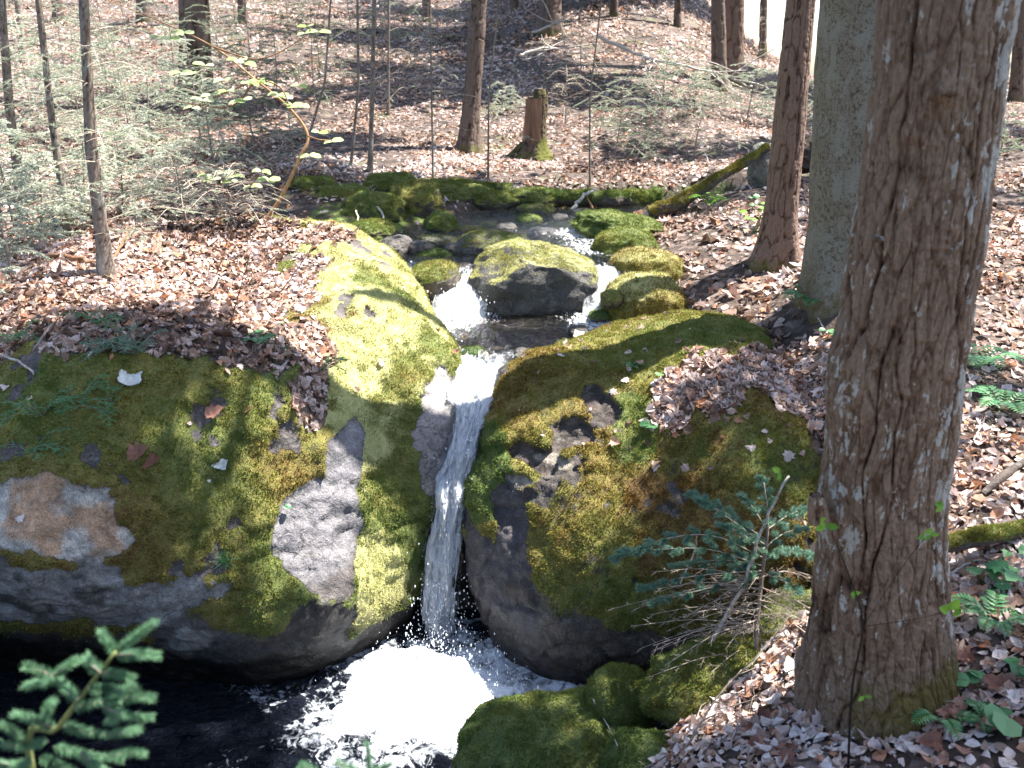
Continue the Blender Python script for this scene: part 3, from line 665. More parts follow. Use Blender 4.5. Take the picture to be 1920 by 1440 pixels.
B_V = B_V + B_N * (mossB * cush(B_V, 83))[:, None]
mb = MB(); mb.add(B_V, B_F, r=col[:, 0], g=col[:, 1], b=col[:, 2], moss=mossB, tone=toneB, wet=np.clip(wetB, 0, 1))
rockB = obj("mossy_boulder", mb, M_rock, loc=(.8, 4.6, -1.3))
tag(rockB, "huge boulder right of the waterfall, draped in olive moss with a scooped bare hollow", "boulder")

def from_mask(V, mask, thr=.5):
    cell = {}
    return mask
def tuft_part(parent, V, F, mask, toneV, n, ln, wd, extra=None):
    """moss tufts on faces, weighted by the mask of their vertices"""
    T = np.concatenate([F[:, [0, 1, 2]], F[:, [0, 2, 3]]]) if F.shape[1] == 4 else F
    a, b, c = V[T[:, 0]], V[T[:, 1]], V[T[:, 2]]; cr = np.cross(b - a, c - a); ar = np.linalg.norm(cr, axis=1); N = unit(cr)
    m = np.clip((mask[T].mean(1) - .35) * 2.2, 0, 1)
    cen = (a + b + c) / 3
    see = np.clip(np.einsum('ij,ij->i', N, unit(np.array([0, 0, 1.9]) - cen)) + .45, 0, 1)   # thin out what is buried or far round the back
    clump = sstep(-.25, .15, fbm(cen, 16, 2, 13)) * .75 + .25
    w_ = ar * m * (.25 + .75 * see) * clump
    if w_.sum() <= 0: return
    k = rng.choice(len(T), n, p=w_ / w_.sum()); r1 = np.sqrt(rng.random(n)); r2 = rng.random(n)
    P = a[k] * (1 - r1)[:, None] + b[k] * (r1 * (1 - r2))[:, None] + c[k] * (r1 * r2)[:, None]
    d = unit(N[k] + .55 * rng.normal(size=(n, 3)) + np.array([0, 0, .25]))
    t = toneV[T[k, 0]] + .28 * fbm(P, 11, 3, 14)
    mb = MB(); spikes(mb, P - d * ln * .15, d, ln * (.5 + rng.random(n)), wd * (.7 + .6 * rng.random(n)), rnd=rng.random(n), tone=t, bleach=0 if extra is None else extra[T[k, 0]])
    return obj("moss", mb, M_moss, parent, kind='stuff')
tuft_part(rockA, A_V, A_F, mossA, toneA, 150000, .015, .006, lit_paleA)
tuft_part(rockB, B_V, B_F, mossB, toneB, 130000, .015, .006)

# ------------------------------------------------------------------ smaller rocks
def sphere_grid(nu, nv):
    th = np.linspace(0.001, math.pi - .001, nv); ph = np.arange(nu) / nu * 2 * math.pi
    D = np.stack([np.sin(th)[:, None] * np.cos(ph), np.sin(th)[:, None] * np.sin(ph), np.repeat(np.cos(th)[:, None], nu, 1)], -1).reshape(-1, 3)
    return D, grid_faces(nv, nu, True)[:, ::-1]
static_extra = []
def rock(px, py, Y, wpx, hpx, label, bleach=0.0, dep=None, moss=.6, tone=.5, col_=(.10, .088, .08), wet=.0, seed=1, cuts=(), rot=0, tilt=0, nt_=4000, rough=.12, res=110, group=None, side=.2, name="mossy_rock", sq=2.3, ln=.012):
    c = at(px, py, Y); dist = math.sqrt(c[0] ** 2 + c[1] ** 2 + (c[2] - CAMZ) ** 2)
    a = wpx / FPX * dist / 2; hh = hpx / FPX * dist / 2; dep = a if dep is None else dep / 2
    D, F = sphere_grid(res, res * 2 // 3)
    s = np.array([a, dep, hh])
    rr = (np.abs(D) ** sq).sum(1) ** (-1 / sq)
    V = D * rr[:, None]
    for n, dd in cuts:
        n = unit(n); q = V @ n; ov = np.clip(q - dd, 0, None); V = V - n * (ov * .88)[:, None]
    V = V + D * (rough * fbm(D + seed * 7.7, 1.5, 4, seed) + .7 * rough * fbm(D + seed * 3.3, 4, 5, seed + 5))[:, None]
    V = V * s
    cr, sr = math.cos(rot), math.sin(rot); V = V @ np.array([[cr, sr, 0], [-sr, cr, 0], [0, 0, 1]])
    ct, st = math.cos(tilt), math.sin(tilt); V = V @ np.array([[ct, 0, st], [0, 1, 0], [-st, 0, ct]])
    V = V + c
    V = V + (.006 * fbm(V, 30, 3, 7) + .018 * fbm(V, 9, 3, 17) * min(1, hh / .1))[:, None] * D
    N = vnormals(V, F); nz = fbm(V, 6, 4, seed + 2)
    m = np.clip((N[:, 2] + side + .55 * nz) * 1.4, 0, 1) * moss if moss < .95 else np.clip(.95 + .5 * nz, 0, 1)
    if moss < .95: m = np.clip(m + (moss - .5), 0, 1) * np.clip((N[:, 2] + side + .5) * 2, 0, 1)
    cc = np.zeros((len(V), 3)) + col_
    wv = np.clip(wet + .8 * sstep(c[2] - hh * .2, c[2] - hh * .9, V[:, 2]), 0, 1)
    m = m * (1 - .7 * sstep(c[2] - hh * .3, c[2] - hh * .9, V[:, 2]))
    tn = tone + .3 * fbm(V, 3, 3, seed + 4); bl = bleach * np.clip(N[:, 2] + .1, 0, 1) * (1 + .9 * fbm(V, 3.5, 3, seed + 6))  # pale moss on upward faces, painted as if sunlit
    mb = MB(); mb.add(V, F, r=cc[:, 0], g=cc[:, 1], b=cc[:, 2], moss=m, tone=tn, wet=wv, bleach=bl)
    o = obj(name, mb, M_rock, loc=(c[0], c[1], c[2] - hh))
    tag(o, label, "rock", group)
    if nt_: tuft_part(o, V, F, m, tn, nt_, ln, .006, bl)
    static_extra.append(o); return o
GS = "rocks in and beside the stream"
rock(1003, 530, 6.42, 236, 150, "big block midstream, mossy sunlit top and dark flat front, water on both sides", dep=.85, moss=.51, tone=.5, bleach=.75, cuts=[((.22, -1, .0), .74), ((.40, -.15, 1), .72), ((-1, -.5, .9), .86), ((.8, -.9, .5), .95)], seed=3, nt_=12000, rough=.10, side=-.05, group=GS, sq=2.5, col_=(.085, .08, .075))
rock(925, 468, 7.1, 140, 66, "rounded dark rock just behind the big midstream block, thin moss on its crown", dep=.5, moss=.5, seed=4, nt_=3500, tilt=-.1, group=GS, col_=(.15, .14, .14))
rock(840, 458, 7.35, 110, 26, "long flat dark slab left of the rounded dark rock", dep=.35, moss=.45, wet=.3, seed=5, nt_=1500, tilt=-.14, group=GS)
rock(818, 492, 6.95, 96, 50, "low green mossy rock below the long flat slab", dep=.35, moss=.8, tone=.9, seed=6, nt_=3500, group=GS)
rock(812, 526, 6.42, 104, 72, "smooth brown grey rock beside the left cascade, against the lit boulder", dep=.5, moss=.55, seed=7, nt_=3500, tilt=.25, group=GS, col_=(.11, .09, .075), rough=.10)
rock(744, 466, 7.1, 62, 46, "dark brown stone in the shaded gap behind the lit boulder", dep=.4, moss=.3, seed=8, nt_=800, group=GS)
rock(828, 425, 8.0, 60, 56, "mossy stone under the far bank, above the flat slab", dep=.4, moss=.9, tone=.75, seed=9, nt_=3000, group=GS)
rock(885, 434, 7.9, 52, 20, "small flat brown stone in the upper stream", dep=.25, moss=.5, seed=10, nt_=500, group=GS, col_=(.2, .15, .1))
rock(1010, 400, 8.75, 84, 34, "pointed grey rock standing in the upper pool under the far bank", dep=.35, moss=.5, seed=11, nt_=1500, group=GS, cuts=[((1, -.3, .6), .6)])
rock(992, 416, 8.35, 52, 26, "small dark green stone in front of the pointed grey rock", dep=.25, moss=.6, tone=.9, seed=12, nt_=700, group=GS)
rock(1022, 441, 7.85, 70, 28, "wet black stone where the upper pool spills over", dep=.3, moss=.2, wet=.8, seed=13, nt_=300, group=GS, col_=(.08, .08, .09))
rock(1095, 425, 8.0, 34, 14, "tiny wet stone in the riffle beside the mossy right bank", dep=.2, moss=.2, wet=.8, seed=14, nt_=100, group=GS, col_=(.10, .10, .10))
rock(1070, 465, 7.3, 40, 16, "tiny dark stone in the white riffle above the right fall", dep=.2, moss=.1, wet=.8, seed=15, nt_=100, group=GS, col_=(.10, .09, .09))
rock(1160, 424, 7.75, 160, 50, "bright green mossy rock at the foot of the leaning mossy log", dep=.6, moss=.97, tone=.7, seed=16, nt_=9000, group=GS, tilt=-.12, ln=.018, rough=.22)
rock(1172, 472, 7.15, 118, 84, "mossy rock with a dark wet underside on the right bank of the upper stream", dep=.5, moss=.93, tone=.6, seed=17, nt_=7000, group=GS, ln=.016)
rock(1210, 512, 6.6, 140, 88, "yellow moss cushion of a rock above the right mini fall", dep=.5, moss=.98, tone=.25, seed=18, bleach=.5, nt_=8000, group=GS, ln=.018)
rock(1205, 572, 6.15, 150, 112, "yellow mossy rock between the right mini fall and the great right boulder", dep=.6, moss=.98, tone=.28, seed=19, bleach=.5, nt_=9000, group=GS, ln=.018)
rock(1146, 560, 5.95, 40, 30, "fist sized olive stone at the lip of the right mini fall", dep=.2, moss=.7, seed=20, nt_=400, group=GS)
rock(1124, 592, 6.0, 42, 16, "small green stone at the foot of the right mini fall", dep=.2, moss=.85, tone=.9, seed=21, nt_=500, group=GS)
rock(886, 670, 5.42, 58, 34, "small mossy stone midstream where the channel narrows", dep=.25, moss=.8, tone=.85, wet=.2, seed=22, nt_=1500, group=GS)
rock(958, 708, 5.0, 52, 40, "black wet stone tucked against the great right boulder", dep=.3, moss=.2, wet=.8, seed=23, nt_=300, group=GS, col_=(.06, .055, .05))
rock(1003, 676, 5.25, 84, 22, "dark wedge of rock leading down into the narrow channel", dep=.3, moss=.3, wet=.5, seed=24, nt_=500, group=GS, tilt=-.45, col_=(.09, .08, .07))
rock(868, 505, 6.65, 40, 22, "round wet stone with water breaking over it above the left cascade", dep=.2, moss=.0, wet=.6, seed=25, nt_=0, group=GS, col_=(.3, .3, .32))
rock(868, 634, 5.75, 24, 18, "little dark brown stone at the edge of the amber shallows", dep=.15, moss=.0, wet=.6, seed=26, nt_=0, group=GS, col_=(.09, .05, .04), name="wet_stone")
for i, (a, b, Y_, c_, d_, l_) in enumerate([(950, 428, 8.0, 40, 18, "small dark stone left of the wet black stone in the upper pool"), (1050, 408, 8.5, 34, 14, "small wet stone right of the pointed grey rock"), (1085, 398, 8.8, 40, 14, "flat wet stone under the pale leaning stick"), (1135, 455, 7.3, 34, 20, "dark stone wedged under the mossy right bank rock"), (855, 470, 7.0, 46, 30, "dark green stone wedged between the flat slab and rounded rock"), (790, 470, 7.0, 50, 34, "black mossy stone right of the shaded gap"), (905, 500, 6.65, 36, 24, "dark stone touching the midstream block's left shoulder"), (1085, 620, 5.75, 36, 14, "wet dark stone at the right rim of the amber shallows"), (930, 648, 5.6, 30, 12, "small wet stone breaking the surface of the amber shallows")]):
    rock(a, b, Y_, c_, d_, l_, dep=.22, moss=.35, wet=.6, seed=81 + i, nt_=250, group=GS, col_=(.08, .07, .065), res=60, name="wet_stone")
# rocks on the near right bank
rock(1162, 1318, 2.95, 126, 128, "squat green mossy rock, left end of the mossy pile by the spruce sapling", dep=.26, moss=.97, tone=.75, seed=31, nt_=9000, ln=.012, col_=(.10, .08, .06))
rock(1360, 1278, 2.85, 300, 130, "long log-like mossy rock reaching right to the big pine's foot", dep=.34, moss=.97, tone=.62, seed=32, nt_=16000, tilt=.18, rot=.12, ln=.013, col_=(.10, .08, .06))
rock(1040, 1412, 2.85, 330, 150, "broad green mossy boulder beside the foaming pool at the bottom edge", dep=.6, moss=.97, tone=.75, seed=33, nt_=20000, tilt=.1, ln=.012, res=150)
rock(1215, 1435, 2.55, 150, 90, "dark green mossy stone at the bottom edge under the fallen twigs", dep=.3, moss=.95, tone=.95, seed=34, nt_=7000, ln=.011)
rock(1515, 1190, 3.1, 180, 110, "shadowed rock behind the big pine trunk and the spruce sapling", dep=.5, moss=.5, tone=.6, seed=35, nt_=3000, col_=(.12, .10, .09))
# mossy far bank
GB = "mossy lumps of the far stream bank"
bk = [(776, 392, 8.55, 110, 96, .7, "tall moss covered lump with a bare grey face, left of the upper pool"), (700, 400, 8.2, 110, 70, .8, "mossy lump above the dark gap behind the lit boulder"), (640, 375, 8.6, 120, 50, .75, "low mossy lump nearest the hobblebush"),
      (860, 372, 9.15, 130, 50, .8, "green lump of the far bank left of centre"), (925, 380, 9.1, 90, 46, .7, "dark mossy lump behind the flat brown stone"), (820, 350, 9.4, 150, 26, .65, "flat moss cushion on top of the far bank"), (1000, 374, 9.2, 110, 40, .75, "green lump of the far bank above the pointed grey rock"), (735, 345, 9.0, 100, 36, .75, "small green lump above the tall moss covered one"), (690, 440, 7.5, 90, 50, .8, "dark mossy lump right behind the lit boulder's shoulder"), (590, 352, 8.9, 90, 36, .7, "moss lump behind the arching shrub's foot")]
for i, (a, b, Y_, c_, d_, t_, l_) in enumerate(bk):
    rock(a, b, Y_, c_, d_, l_, dep=.5, moss=.78, tone=t_ - .15, seed=41 + i, rough=.25, nt_=4000, group=GB, ln=.022, res=80, col_=(.10, .08, .06), name="mossy_hummock")

# ------------------------------------------------------------------ water
xs = np.arange(-1.9, 2.9, .016); yy = np.arange(4.40, 9.9, .018)
Xw, Yw = np.meshgrid(xs, yy); Zw = wlev(Yw); Pw = np.stack([Xw.ravel(), Yw.ravel(), np.zeros(Xw.size)], -1)
casc = np.exp(-((Yw - 6.36) / .2) ** 2) * sstep(.22, .40, np.abs(Xw - .22)); run = sstep(5.8, 5.3, Yw)
rip = (.010 + .022 * casc + .022 * run) * fbm(Pw * np.array([1, .6, 1]), 9, 4, 100).reshape(Xw.shape) * 1.6
foamW = .12 + .62 * casc + .42 * run + .34 * sstep(5.5, 5.9, Yw) * sstep(6.3, 6.05, Yw) * (.45 + sstep(.1, .45, np.abs(Xw - .12))) + .42 * np.exp(-((Xw - .62) / .34) ** 2) * sstep(6.6, 7.0, Yw) * sstep(8.2, 7.6, Yw) + .14 * fbm(Pw, 1.5, 3, 101).reshape(Xw.shape)
foamW += .20 * np.exp(-((Yw - 7.8) / .25) ** 2)
foamW -= .30 * np.exp(-((Xw - .0) / .28) ** 2 - ((Yw - 5.75) / .2) ** 2)
V = np.stack([Xw, Yw, Zw + rip], -1).reshape(-1, 3); F = grid_faces(len(yy), len(xs))
gz = ground_z(Xw, Yw); keep = (Yw.ravel() > 4.80) & (chan(Xw.ravel(), Yw.ravel()) < .07 + .28 * sstep(5.0, 5.5, Yw.ravel()))
kf = keep[F].all(1); mb = MB(); mb.add(V, F[kf], foam=foamW.ravel(), u=Xw.ravel(), v=Yw.ravel() + Zw.ravel() * 1.5)
stream = obj("stream_water", mb, M_stream, kind='structure')
# plunge pool
xs = np.arange(-3.9, 1.6, .014); yy = np.arange(2.3, 4.75, .014)
Xw, Yw = np.meshgrid(xs, yy); Pw = np.stack([Xw.ravel(), Yw.ravel(), np.zeros(Xw.size)], -1)
IMP = atz(800, 1225, POOLZ)[:2]; FC = atz(775, 1305, POOLZ)[:2]
wob = .5 * fbm(Pw, 3.2, 6, 110, .6).reshape(Xw.shape)
q = np.hypot((Xw - FC[0]) / .45, (Yw - FC[1]) / .35) + wob
q2 = np.hypot((Xw - FC[0] - .12) / 1.15, (Yw - FC[1] + .08) / .85) + wob
core = sstep(1.12, .70, q); ring = sstep(1.15, .45, q2)
foam_glintP = 1.5 * core + .80 * ring - .30 + .16 * sstep(1.9, .9, q2) * sstep(.05, .3, fbm(Pw * np.array([1, 2.2, 1]), 9, 3, 135).reshape(Xw.shape)) + .20 * sstep(-.1, .25, fbm(Pw, 1.3, 3, 118).reshape(Xw.shape)) * sstep(-2.6, -1.3, Xw) + .25 * fbm(Pw, 5, 4, 115).reshape(Xw.shape)  # foam, plus white flecks painted in as glints on the dark water
rr = np.hypot(Xw - IMP[0], Yw - IMP[1])
zz = POOLZ + core * (.03 + .028 * fbm(Pw, 6, 3, 111).reshape(Xw.shape) + .022 * fbm(Pw, 24, 4, 119).reshape(Xw.shape)) + .035 * fbm(Pw * np.array([1, 1.7, 1]), 8, 5, 112).reshape(Xw.shape) * sstep(3.2, .4, rr) + .010 * np.sin(rr * 34 + 5 * wob) * np.exp(-rr * 1.0) 
zz += core * .05 * np.clip(1.1 - rr * 2, 0, 1)
mb = MB(); mb.add(np.stack([Xw, Yw, zz], -1).reshape(-1, 3), grid_faces(len(yy), len(xs)), foam=foam_glintP.ravel())
pool = obj("pool_water", mb, M_pool, kind='structure')
# the fall: overlapping sheets of water
fall_prof = [(905, 662, 5.38, 66), (900, 690, 5.14, 54), (893, 735, 4.88, 44), (888, 778, 4.68, 31), (880, 812, 4.56, 25), (868, 850, 4.48, 30), (855, 900, 4.42, 34), (846, 960, 4.37, 32), (834, 1020, 4.33, 33), (826, 1090, 4.29, 31), (824, 1150, 4.26, 30), (826, 1215, 4.22, 38)]
fp = np.array([np.append(at(a, b, Y_), w_ / FPX * Y_ / .88) for a, b, Y_, w_ in fall_prof])
fall = None
mbf = MB()
for layer in range(3):
    n = 260; m = 90
    c = curve(fp, n); t = np.linspace(0, 1, n); s = np.linspace(-1, 1, m)
    wv = c[:, 3] * 1.14 * (1 - .16 * layer) * (1 + .13 * fbm(np.stack([t * 9, t * 0, t * 0 + layer], -1), 1, 3, 120))
    sh = .022 * fbm(np.stack([t * 6, t * 0 + 3, t * 0 + layer], -1), 1, 3, 121)
    Xf = c[:, 0, None] + sh[:, None] + s[None] * wv[:, None] * (1 + .10 * fbm(np.stack([np.repeat(t[:, None] * 22, m, 1).ravel(), np.repeat(np.sign(s)[None] * 3, n, 0).ravel(), np.full(n * m, layer * 1.)], -1), 1, 3, 133).reshape(n, m))
    Zf = np.repeat(c[:, 2, None], m, 1)
    Pn = np.stack([np.repeat(t[:, None] * 10, m, 1).ravel(), (s[None] * 3.0 + 0 * t[:, None]).ravel(), np.full(n * m, layer * 3.1)], -1)
    drp = sstep(.38, .47, t)[:, None]
    bulge = ((1 - s[None] ** 2) * .05 - .03 * layer) * drp
    Yf = c[:, 1, None] - bulge + .11 * fbm(Pn, 1.0, 5, 122, .6).reshape(n, m) - .03 * np.abs(fbm(Pn, 2.6, 4, 137)).reshape(n, m) + .02 * layer
    Zf = Zf + (.012 - .015 * layer) * (1 - drp) + .034 * fbm(Pn, 2.0, 4, 123).reshape(n, m)
    edge = 1 - np.abs(s[None]) ** 3 * .35
    fo = (.24 + .08 * (1 - t[:, None]) + .05 - .45 * sstep(.24, .0, t)[:, None] * (1 + fbm(Pn, 2, 3, 140).reshape(n, m)) + .10 * np.exp(-((t[:, None] - .36) / .07) ** 2) + .30 * fbm(Pn, 1.1, 4, 129, .6).reshape(n, m) - .07 * sstep(.55, .85, t)[:, None] * sstep(-.1, .5, s)[None] + .10 * sstep(.93, 1, t)[:, None]) * edge - .42 * sstep(.62, 1, np.abs(s[None]) + .35 * fbm(Pn, 2.2, 3, 128).reshape(n, m)) + 0 * t[:, None]
    mbf.add(np.stack([Xf, Yf, Zf], -1).reshape(-1, 3), grid_faces(n, m), foam=fo.ravel(), u=(s[None] * wv[:, None] + layer * .37).ravel(), v=np.repeat(t[:, None] * 1.25, m, 1).ravel())
fall = obj("waterfall", mbf, M_fall, kind='structure')
# flying drops
ico_v, ico_f = sphere_grid(6, 5)
mbd = MB()
def drops(c, sp, n, rmin, rmax):
    P = np.asarray(c) + rng.normal(size=(n, 3)) * np.asarray(sp); rr_ = rmin + (rmax - rmin) * rng.random(n) ** 3
    V = (P[:, None] + ico_v[None] * rr_[:, None, None] * np.array([1, 1, 2.2])).reshape(-1, 3)
    F = (ico_f[None] + (np.arange(n) * len(ico_v))[:, None, None]).reshape(-1, 4); mbd.add(V, F)
drops(atz(810, 1215, -1.08), (.13, .08, .06), 420, .0015, .005)
drops(at(835, 1160, 4.2), (.09, .05, .16), 350, .002, .005)
drops(atz(760, 1290, -1.12), (.2, .14, .03), 260, .0015, .004)
for t_ in np.linspace(.33, 1, 40):
    c_ = [np.interp(t_, np.linspace(0, 1, len(fp)), fp[:, k]) for k in range(3)]; drops(np.array(c_) - [0, .05, 0], (.045, .03, .03), 12, .001, .0042)
drops(atz(860, 570, .35), (.10, .06, .05), 250, .002, .006)
drops(atz(900, 1260, -1.15), (.16, .12, .05), 260, .002, .005)
obj("water_drops", mbd, M_drop, kind='stuff')
# small side cascades either side of the midstream block
def cascade(name, top, bot, wpx, seed, foam):
    a = at(*top); b = at(*bot); n = 70; m = 46; t = np.linspace(0, 1, n); s = np.linspace(-1, 1, m); wd = wpx / FPX * a[1] / .95 / 2
    y = a[1] + (b[1] - a[1]) * t ** .7; z = a[2] + (b[2] - a[2]) * t ** 1.5; x = a[0] + (b[0] - a[0]) * t
    Pn = np.stack([np.repeat(t[:, None] * 3, m, 1).ravel(), (s[None] * 3 + 0 * t[:, None]).ravel(), np.full(n * m, seed)], -1)
    nz = fbm(Pn, 1.4, 4, seed).reshape(n, m)
    V = np.stack([x[:, None] + s[None] * wd * (1 + .2 * t[:, None]), y[:, None] + .03 * nz - .02 * (1 - s[None] ** 2), z[:, None] + .02 * nz], -1).reshape(-1, 3)
    mb_ = MB(); mb_.add(V, grid_faces(n, m), foam=foam - .1 * np.abs(np.repeat(s[None], n, 0)).ravel() ** 4, u=np.repeat(s[None] * wd, n, 0).ravel() + seed, v=np.repeat(t[:, None] * .4, m, 1).ravel())
    obj(name, mb_, M_fall, kind='structure')
cascade("small_cascade", (1124, 498, 6.5), (1128, 600, 6.05), 56, 5, .10)
cascade("small_cascade", (872, 522, 6.45), (856, 606, 5.95), 84, 9, .16)
# ------------------------------------------------------------------ where a line of sight lands
def bvh_of(V, F): return BVHTree.FromPolygons(V.tolist(), F.tolist())
_trees = [bvh_of(GV, GF), bvh_of(A_V, A_F), bvh_of(B_V, B_F)]
for o_ in static_extra:
    me_ = o_.data; v_ = np.empty(len(me_.vertices) * 3, np.float32); me_.vertices.foreach_get("co", v_)
    _trees.append(BVHTree.FromPolygons((v_.reshape(-1, 3) + np.array(o_.location)).tolist(), [list(p.vertices) for p in me_.polygons]))
def cast(o, d):
    best = None
    for t in _trees:
        h = t.ray_cast(Vector(o), Vector(d))
        if h[0] is not None and (best is None or h[3] < best[2]): best = (np.array(h[0]), np.array(h[1]), h[3])
    return best
def hit(px, py):
    h = cast((0, 0, CAMZ), ray(px, py)); return h[0] if h else at(px, py, 25.0)
def drop(x, y, z=6.0):
    h = cast((x, y, z), (0, 0, -1)); return h[0], h[1]

# ------------------------------------------------------------------ fallen leaves
LSIMPLE = (np.array([[0, 0], [.35, .38], [1, 0], [.4, -.36], [.45, 0]]), np.array([[0, 1, 4], [1, 2, 4], [2, 3, 4], [3, 0, 4]]))
mbl = MB()
def lay_leaves(P, N, size, tmpl, tilt=.55, lift=.006, rnd=None, wid=.9):
    n = len(P); tilt = np.where(rng.random((n, 1)) < .45, tilt * 1.6, tilt * .5); rnd = np.clip(.12 + .76 * rng.random(n) + .55 * fbm(P, .9, 4, 211), 0, 1); nn = unit(N + tilt * rng.normal(size=(n, 3)) * .6); nn[:, 2] = np.abs(nn[:, 2]); d = rng.normal(size=(n, 3)); d = unit(d - (d * nn).sum(1)[:, None] * nn)
    ln = size * (.35 + 1.0 * rng.random(n) ** 1.3); r_ = rng.random(n) if rnd is None else rnd
    leaves(mbl, P + N * lift - d * ln[:, None] * .4 + nn * ln[:, None] * .05, d, nn, ln, tmpl, wid * (.6 + .6 * rng.random(n)), .55 * rng.normal(size=n), .35 * rng.normal(size=n), rnd=r_)
dry = lambda C: (chan(C[:, 0], C[:, 1]) > .10) | (C[:, 1] < 4.4) | (C[:, 1] > 10.5)
def w_band(y0, y1):
    def f(C, N):
        inside = (C[:, 1] > y0) & (C[:, 1] <= y1) & (np.abs(C[:, 0]) < C[:, 1] * .70 + .9)
        pit = C[:, 2] > -1.05
        c_ = (1 - np.clip(1.3 * np.maximum(np.clip(1.15 - chan(C[:, 0], C[:, 1]) / .32, 0, 1) * (C[:, 1] > 6) * (C[:, 1] < 9.9), 1 - sstep(.55, 1.0, np.hypot((C[:, 0] - bc_[0]) / .95, (C[:, 1] - bc_[1]) / .95))), 0, .93)) * np.clip(.62 + 2.0 * fbm(C, 1.3, 5, 200, .6), .08, 1.2)
        return inside * dry(C) * pit * c_ * np.clip(N[:, 2] * 1.3 - .2, 0, 1)
    return f
for y0, y1, n, size, tm, lift in [(1.0, 2.6, 11000, .042, LEAF_OVAL, .012), (1.0, 3.2, 2200, .05, LEAF_MAPLE, .014), (2.6, 4.6, 13000, .05, LEAF_OVAL, .012), (4.6, 7.5, 17000, .058, LEAF_OVAL, .01), (3.0, 9.5, 2500, .095, LEAF_MAPLE, .015), (7.5, 11, 24000, .06, LEAF_OVAL, .01), (11, 18, 38000, .075, LSIMPLE, .01), (18, 30, 36000, .12, LSIMPLE, .02), (30, 55, 26000, .2, LSIMPLE, .02)]:
    P, N = scatter(GV, [GF], n, w_band(y0, y1)); lay_leaves(P, N, size, tm, lift=lift)
def on_boulder(V, F, mask, n, size, tm=LEAF_OVAL, pw=1.0):
    T = np.concatenate([F[:, [0, 1, 2]], F[:, [0, 2, 3]]]); a, b, c = V[T[:, 0]], V[T[:, 1]], V[T[:, 2]]; cr = np.cross(b - a, c - a); N = unit(cr)
    w_ = np.linalg.norm(cr, axis=1) * mask[T].mean(1) ** pw * np.clip(N[:, 2] * 1.6 - .1, 0, 1); k = rng.choice(len(T), n, p=w_ / w_.sum())
    r1 = np.sqrt(rng.random(n)); r2 = rng.random(n); P = a[k] * (1 - r1)[:, None] + b[k] * (r1 * (1 - r2))[:, None] + c[k] * (r1 * r2)[:, None]
    lay_leaves(P, N[k], size, tm, lift=.012)
on_boulder(A_V, A_F, soilA, 13000, .052); on_boulder(A_V, A_F, np.clip(soilA + .06, 0, 1) * (A_V[:, 2] > -.1), 1500, .04, LEAF_MAPLE)
on_boulder(A_V, A_F, soilA, 700, .085, LEAF_MAPLE); on_boulder(B_V, B_F, soilB, 350, .075, LEAF_MAPLE); on_boulder(B_V, B_F, soilB, 7500, .05); on_boulder(B_V, B_F, np.full(len(B_V), .3) * (B_V[:, 2] > -.1), 130, .045, LEAF_MAPLE)
# single larger dead leaves one can point at
mbx = MB()
def big_leaf(px, py, size, ang=None, r_=.3, cu=.5):
    p = hit(px, py); d = np.array([math.cos(ang or 0), math.sin(ang or 0), .15]); leaves(mbx, p + np.array([0, 0, .015]), d, (0, -.5, 1), size, LEAF_MAPLE, 1.1, cu, .4, rnd=r_)
for a in [(385, 785, .09, .3, .6), (462, 782, .07, 2.0, .55), (240, 862, .10, .2, .3), (275, 875, .09, -.3, .25), (205, 880, .06, 1.2, .8), (1010 + 540, 1150, .05, .4, .5), (1430, 1110, .05, .2, .45), (850, 665, .04, 0, .3)]: big_leaf(a[0], a[1], a[2], a[3], a[4])
for i in range(26): big_leaf(random.uniform(1650, 1910), random.uniform(1230, 1435), random.uniform(.035, .065), random.uniform(0, 6.3), random.choice([.2, .3, .62, .8]), random.uniform(-.6, .9))
for i in range(16): big_leaf(random.uniform(1270, 1500), random.uniform(1330, 1435), random.uniform(.03, .05), random.uniform(0, 6.3), random.choice([.2, .3, .62, .8]), random.uniform(-.6, .9))
obj("fallen_leaves", mbl, M_leaf, kind='stuff', smooth=False)
obj("curled_dead_leaves", mbx, M_leafdark, kind='stuff', smooth=False)
# twig litter
mbt = MB()
Pt, Nt = scatter(GV, [GF], 900, w_band(1.5, 9.5)); Pt2, Nt2 = scatter(GV, [GF], 700, w_band(9.5, 24))
for i, (p, n) in enumerate(list(zip(Pt, Nt)) + list(zip(Pt2, Nt2))):
    L = random.uniform(.08, .5) * (1 if p[1] < 9 else 2.6); a = random.uniform(0, 6.3); d = np.array([math.cos(a), math.sin(a), random.uniform(-.1, .35)])
    d = d - n * (d @ n) * .6; q = p + n * .012
    pts = curve([q - d * L / 2, q + np.array([0, 0, random.uniform(0, .04)]) + .05 * L * rng.normal(size=3), q + d * L / 2], 5)
    rad = random.uniform(.0016, .004) * (1 if p[1] < 9 else 1.8); tube(mbt, pts, np.linspace(rad, rad * .4, 5), 3, cap=False)
obj("fallen_twigs", mbt, M_twig, kind='stuff')

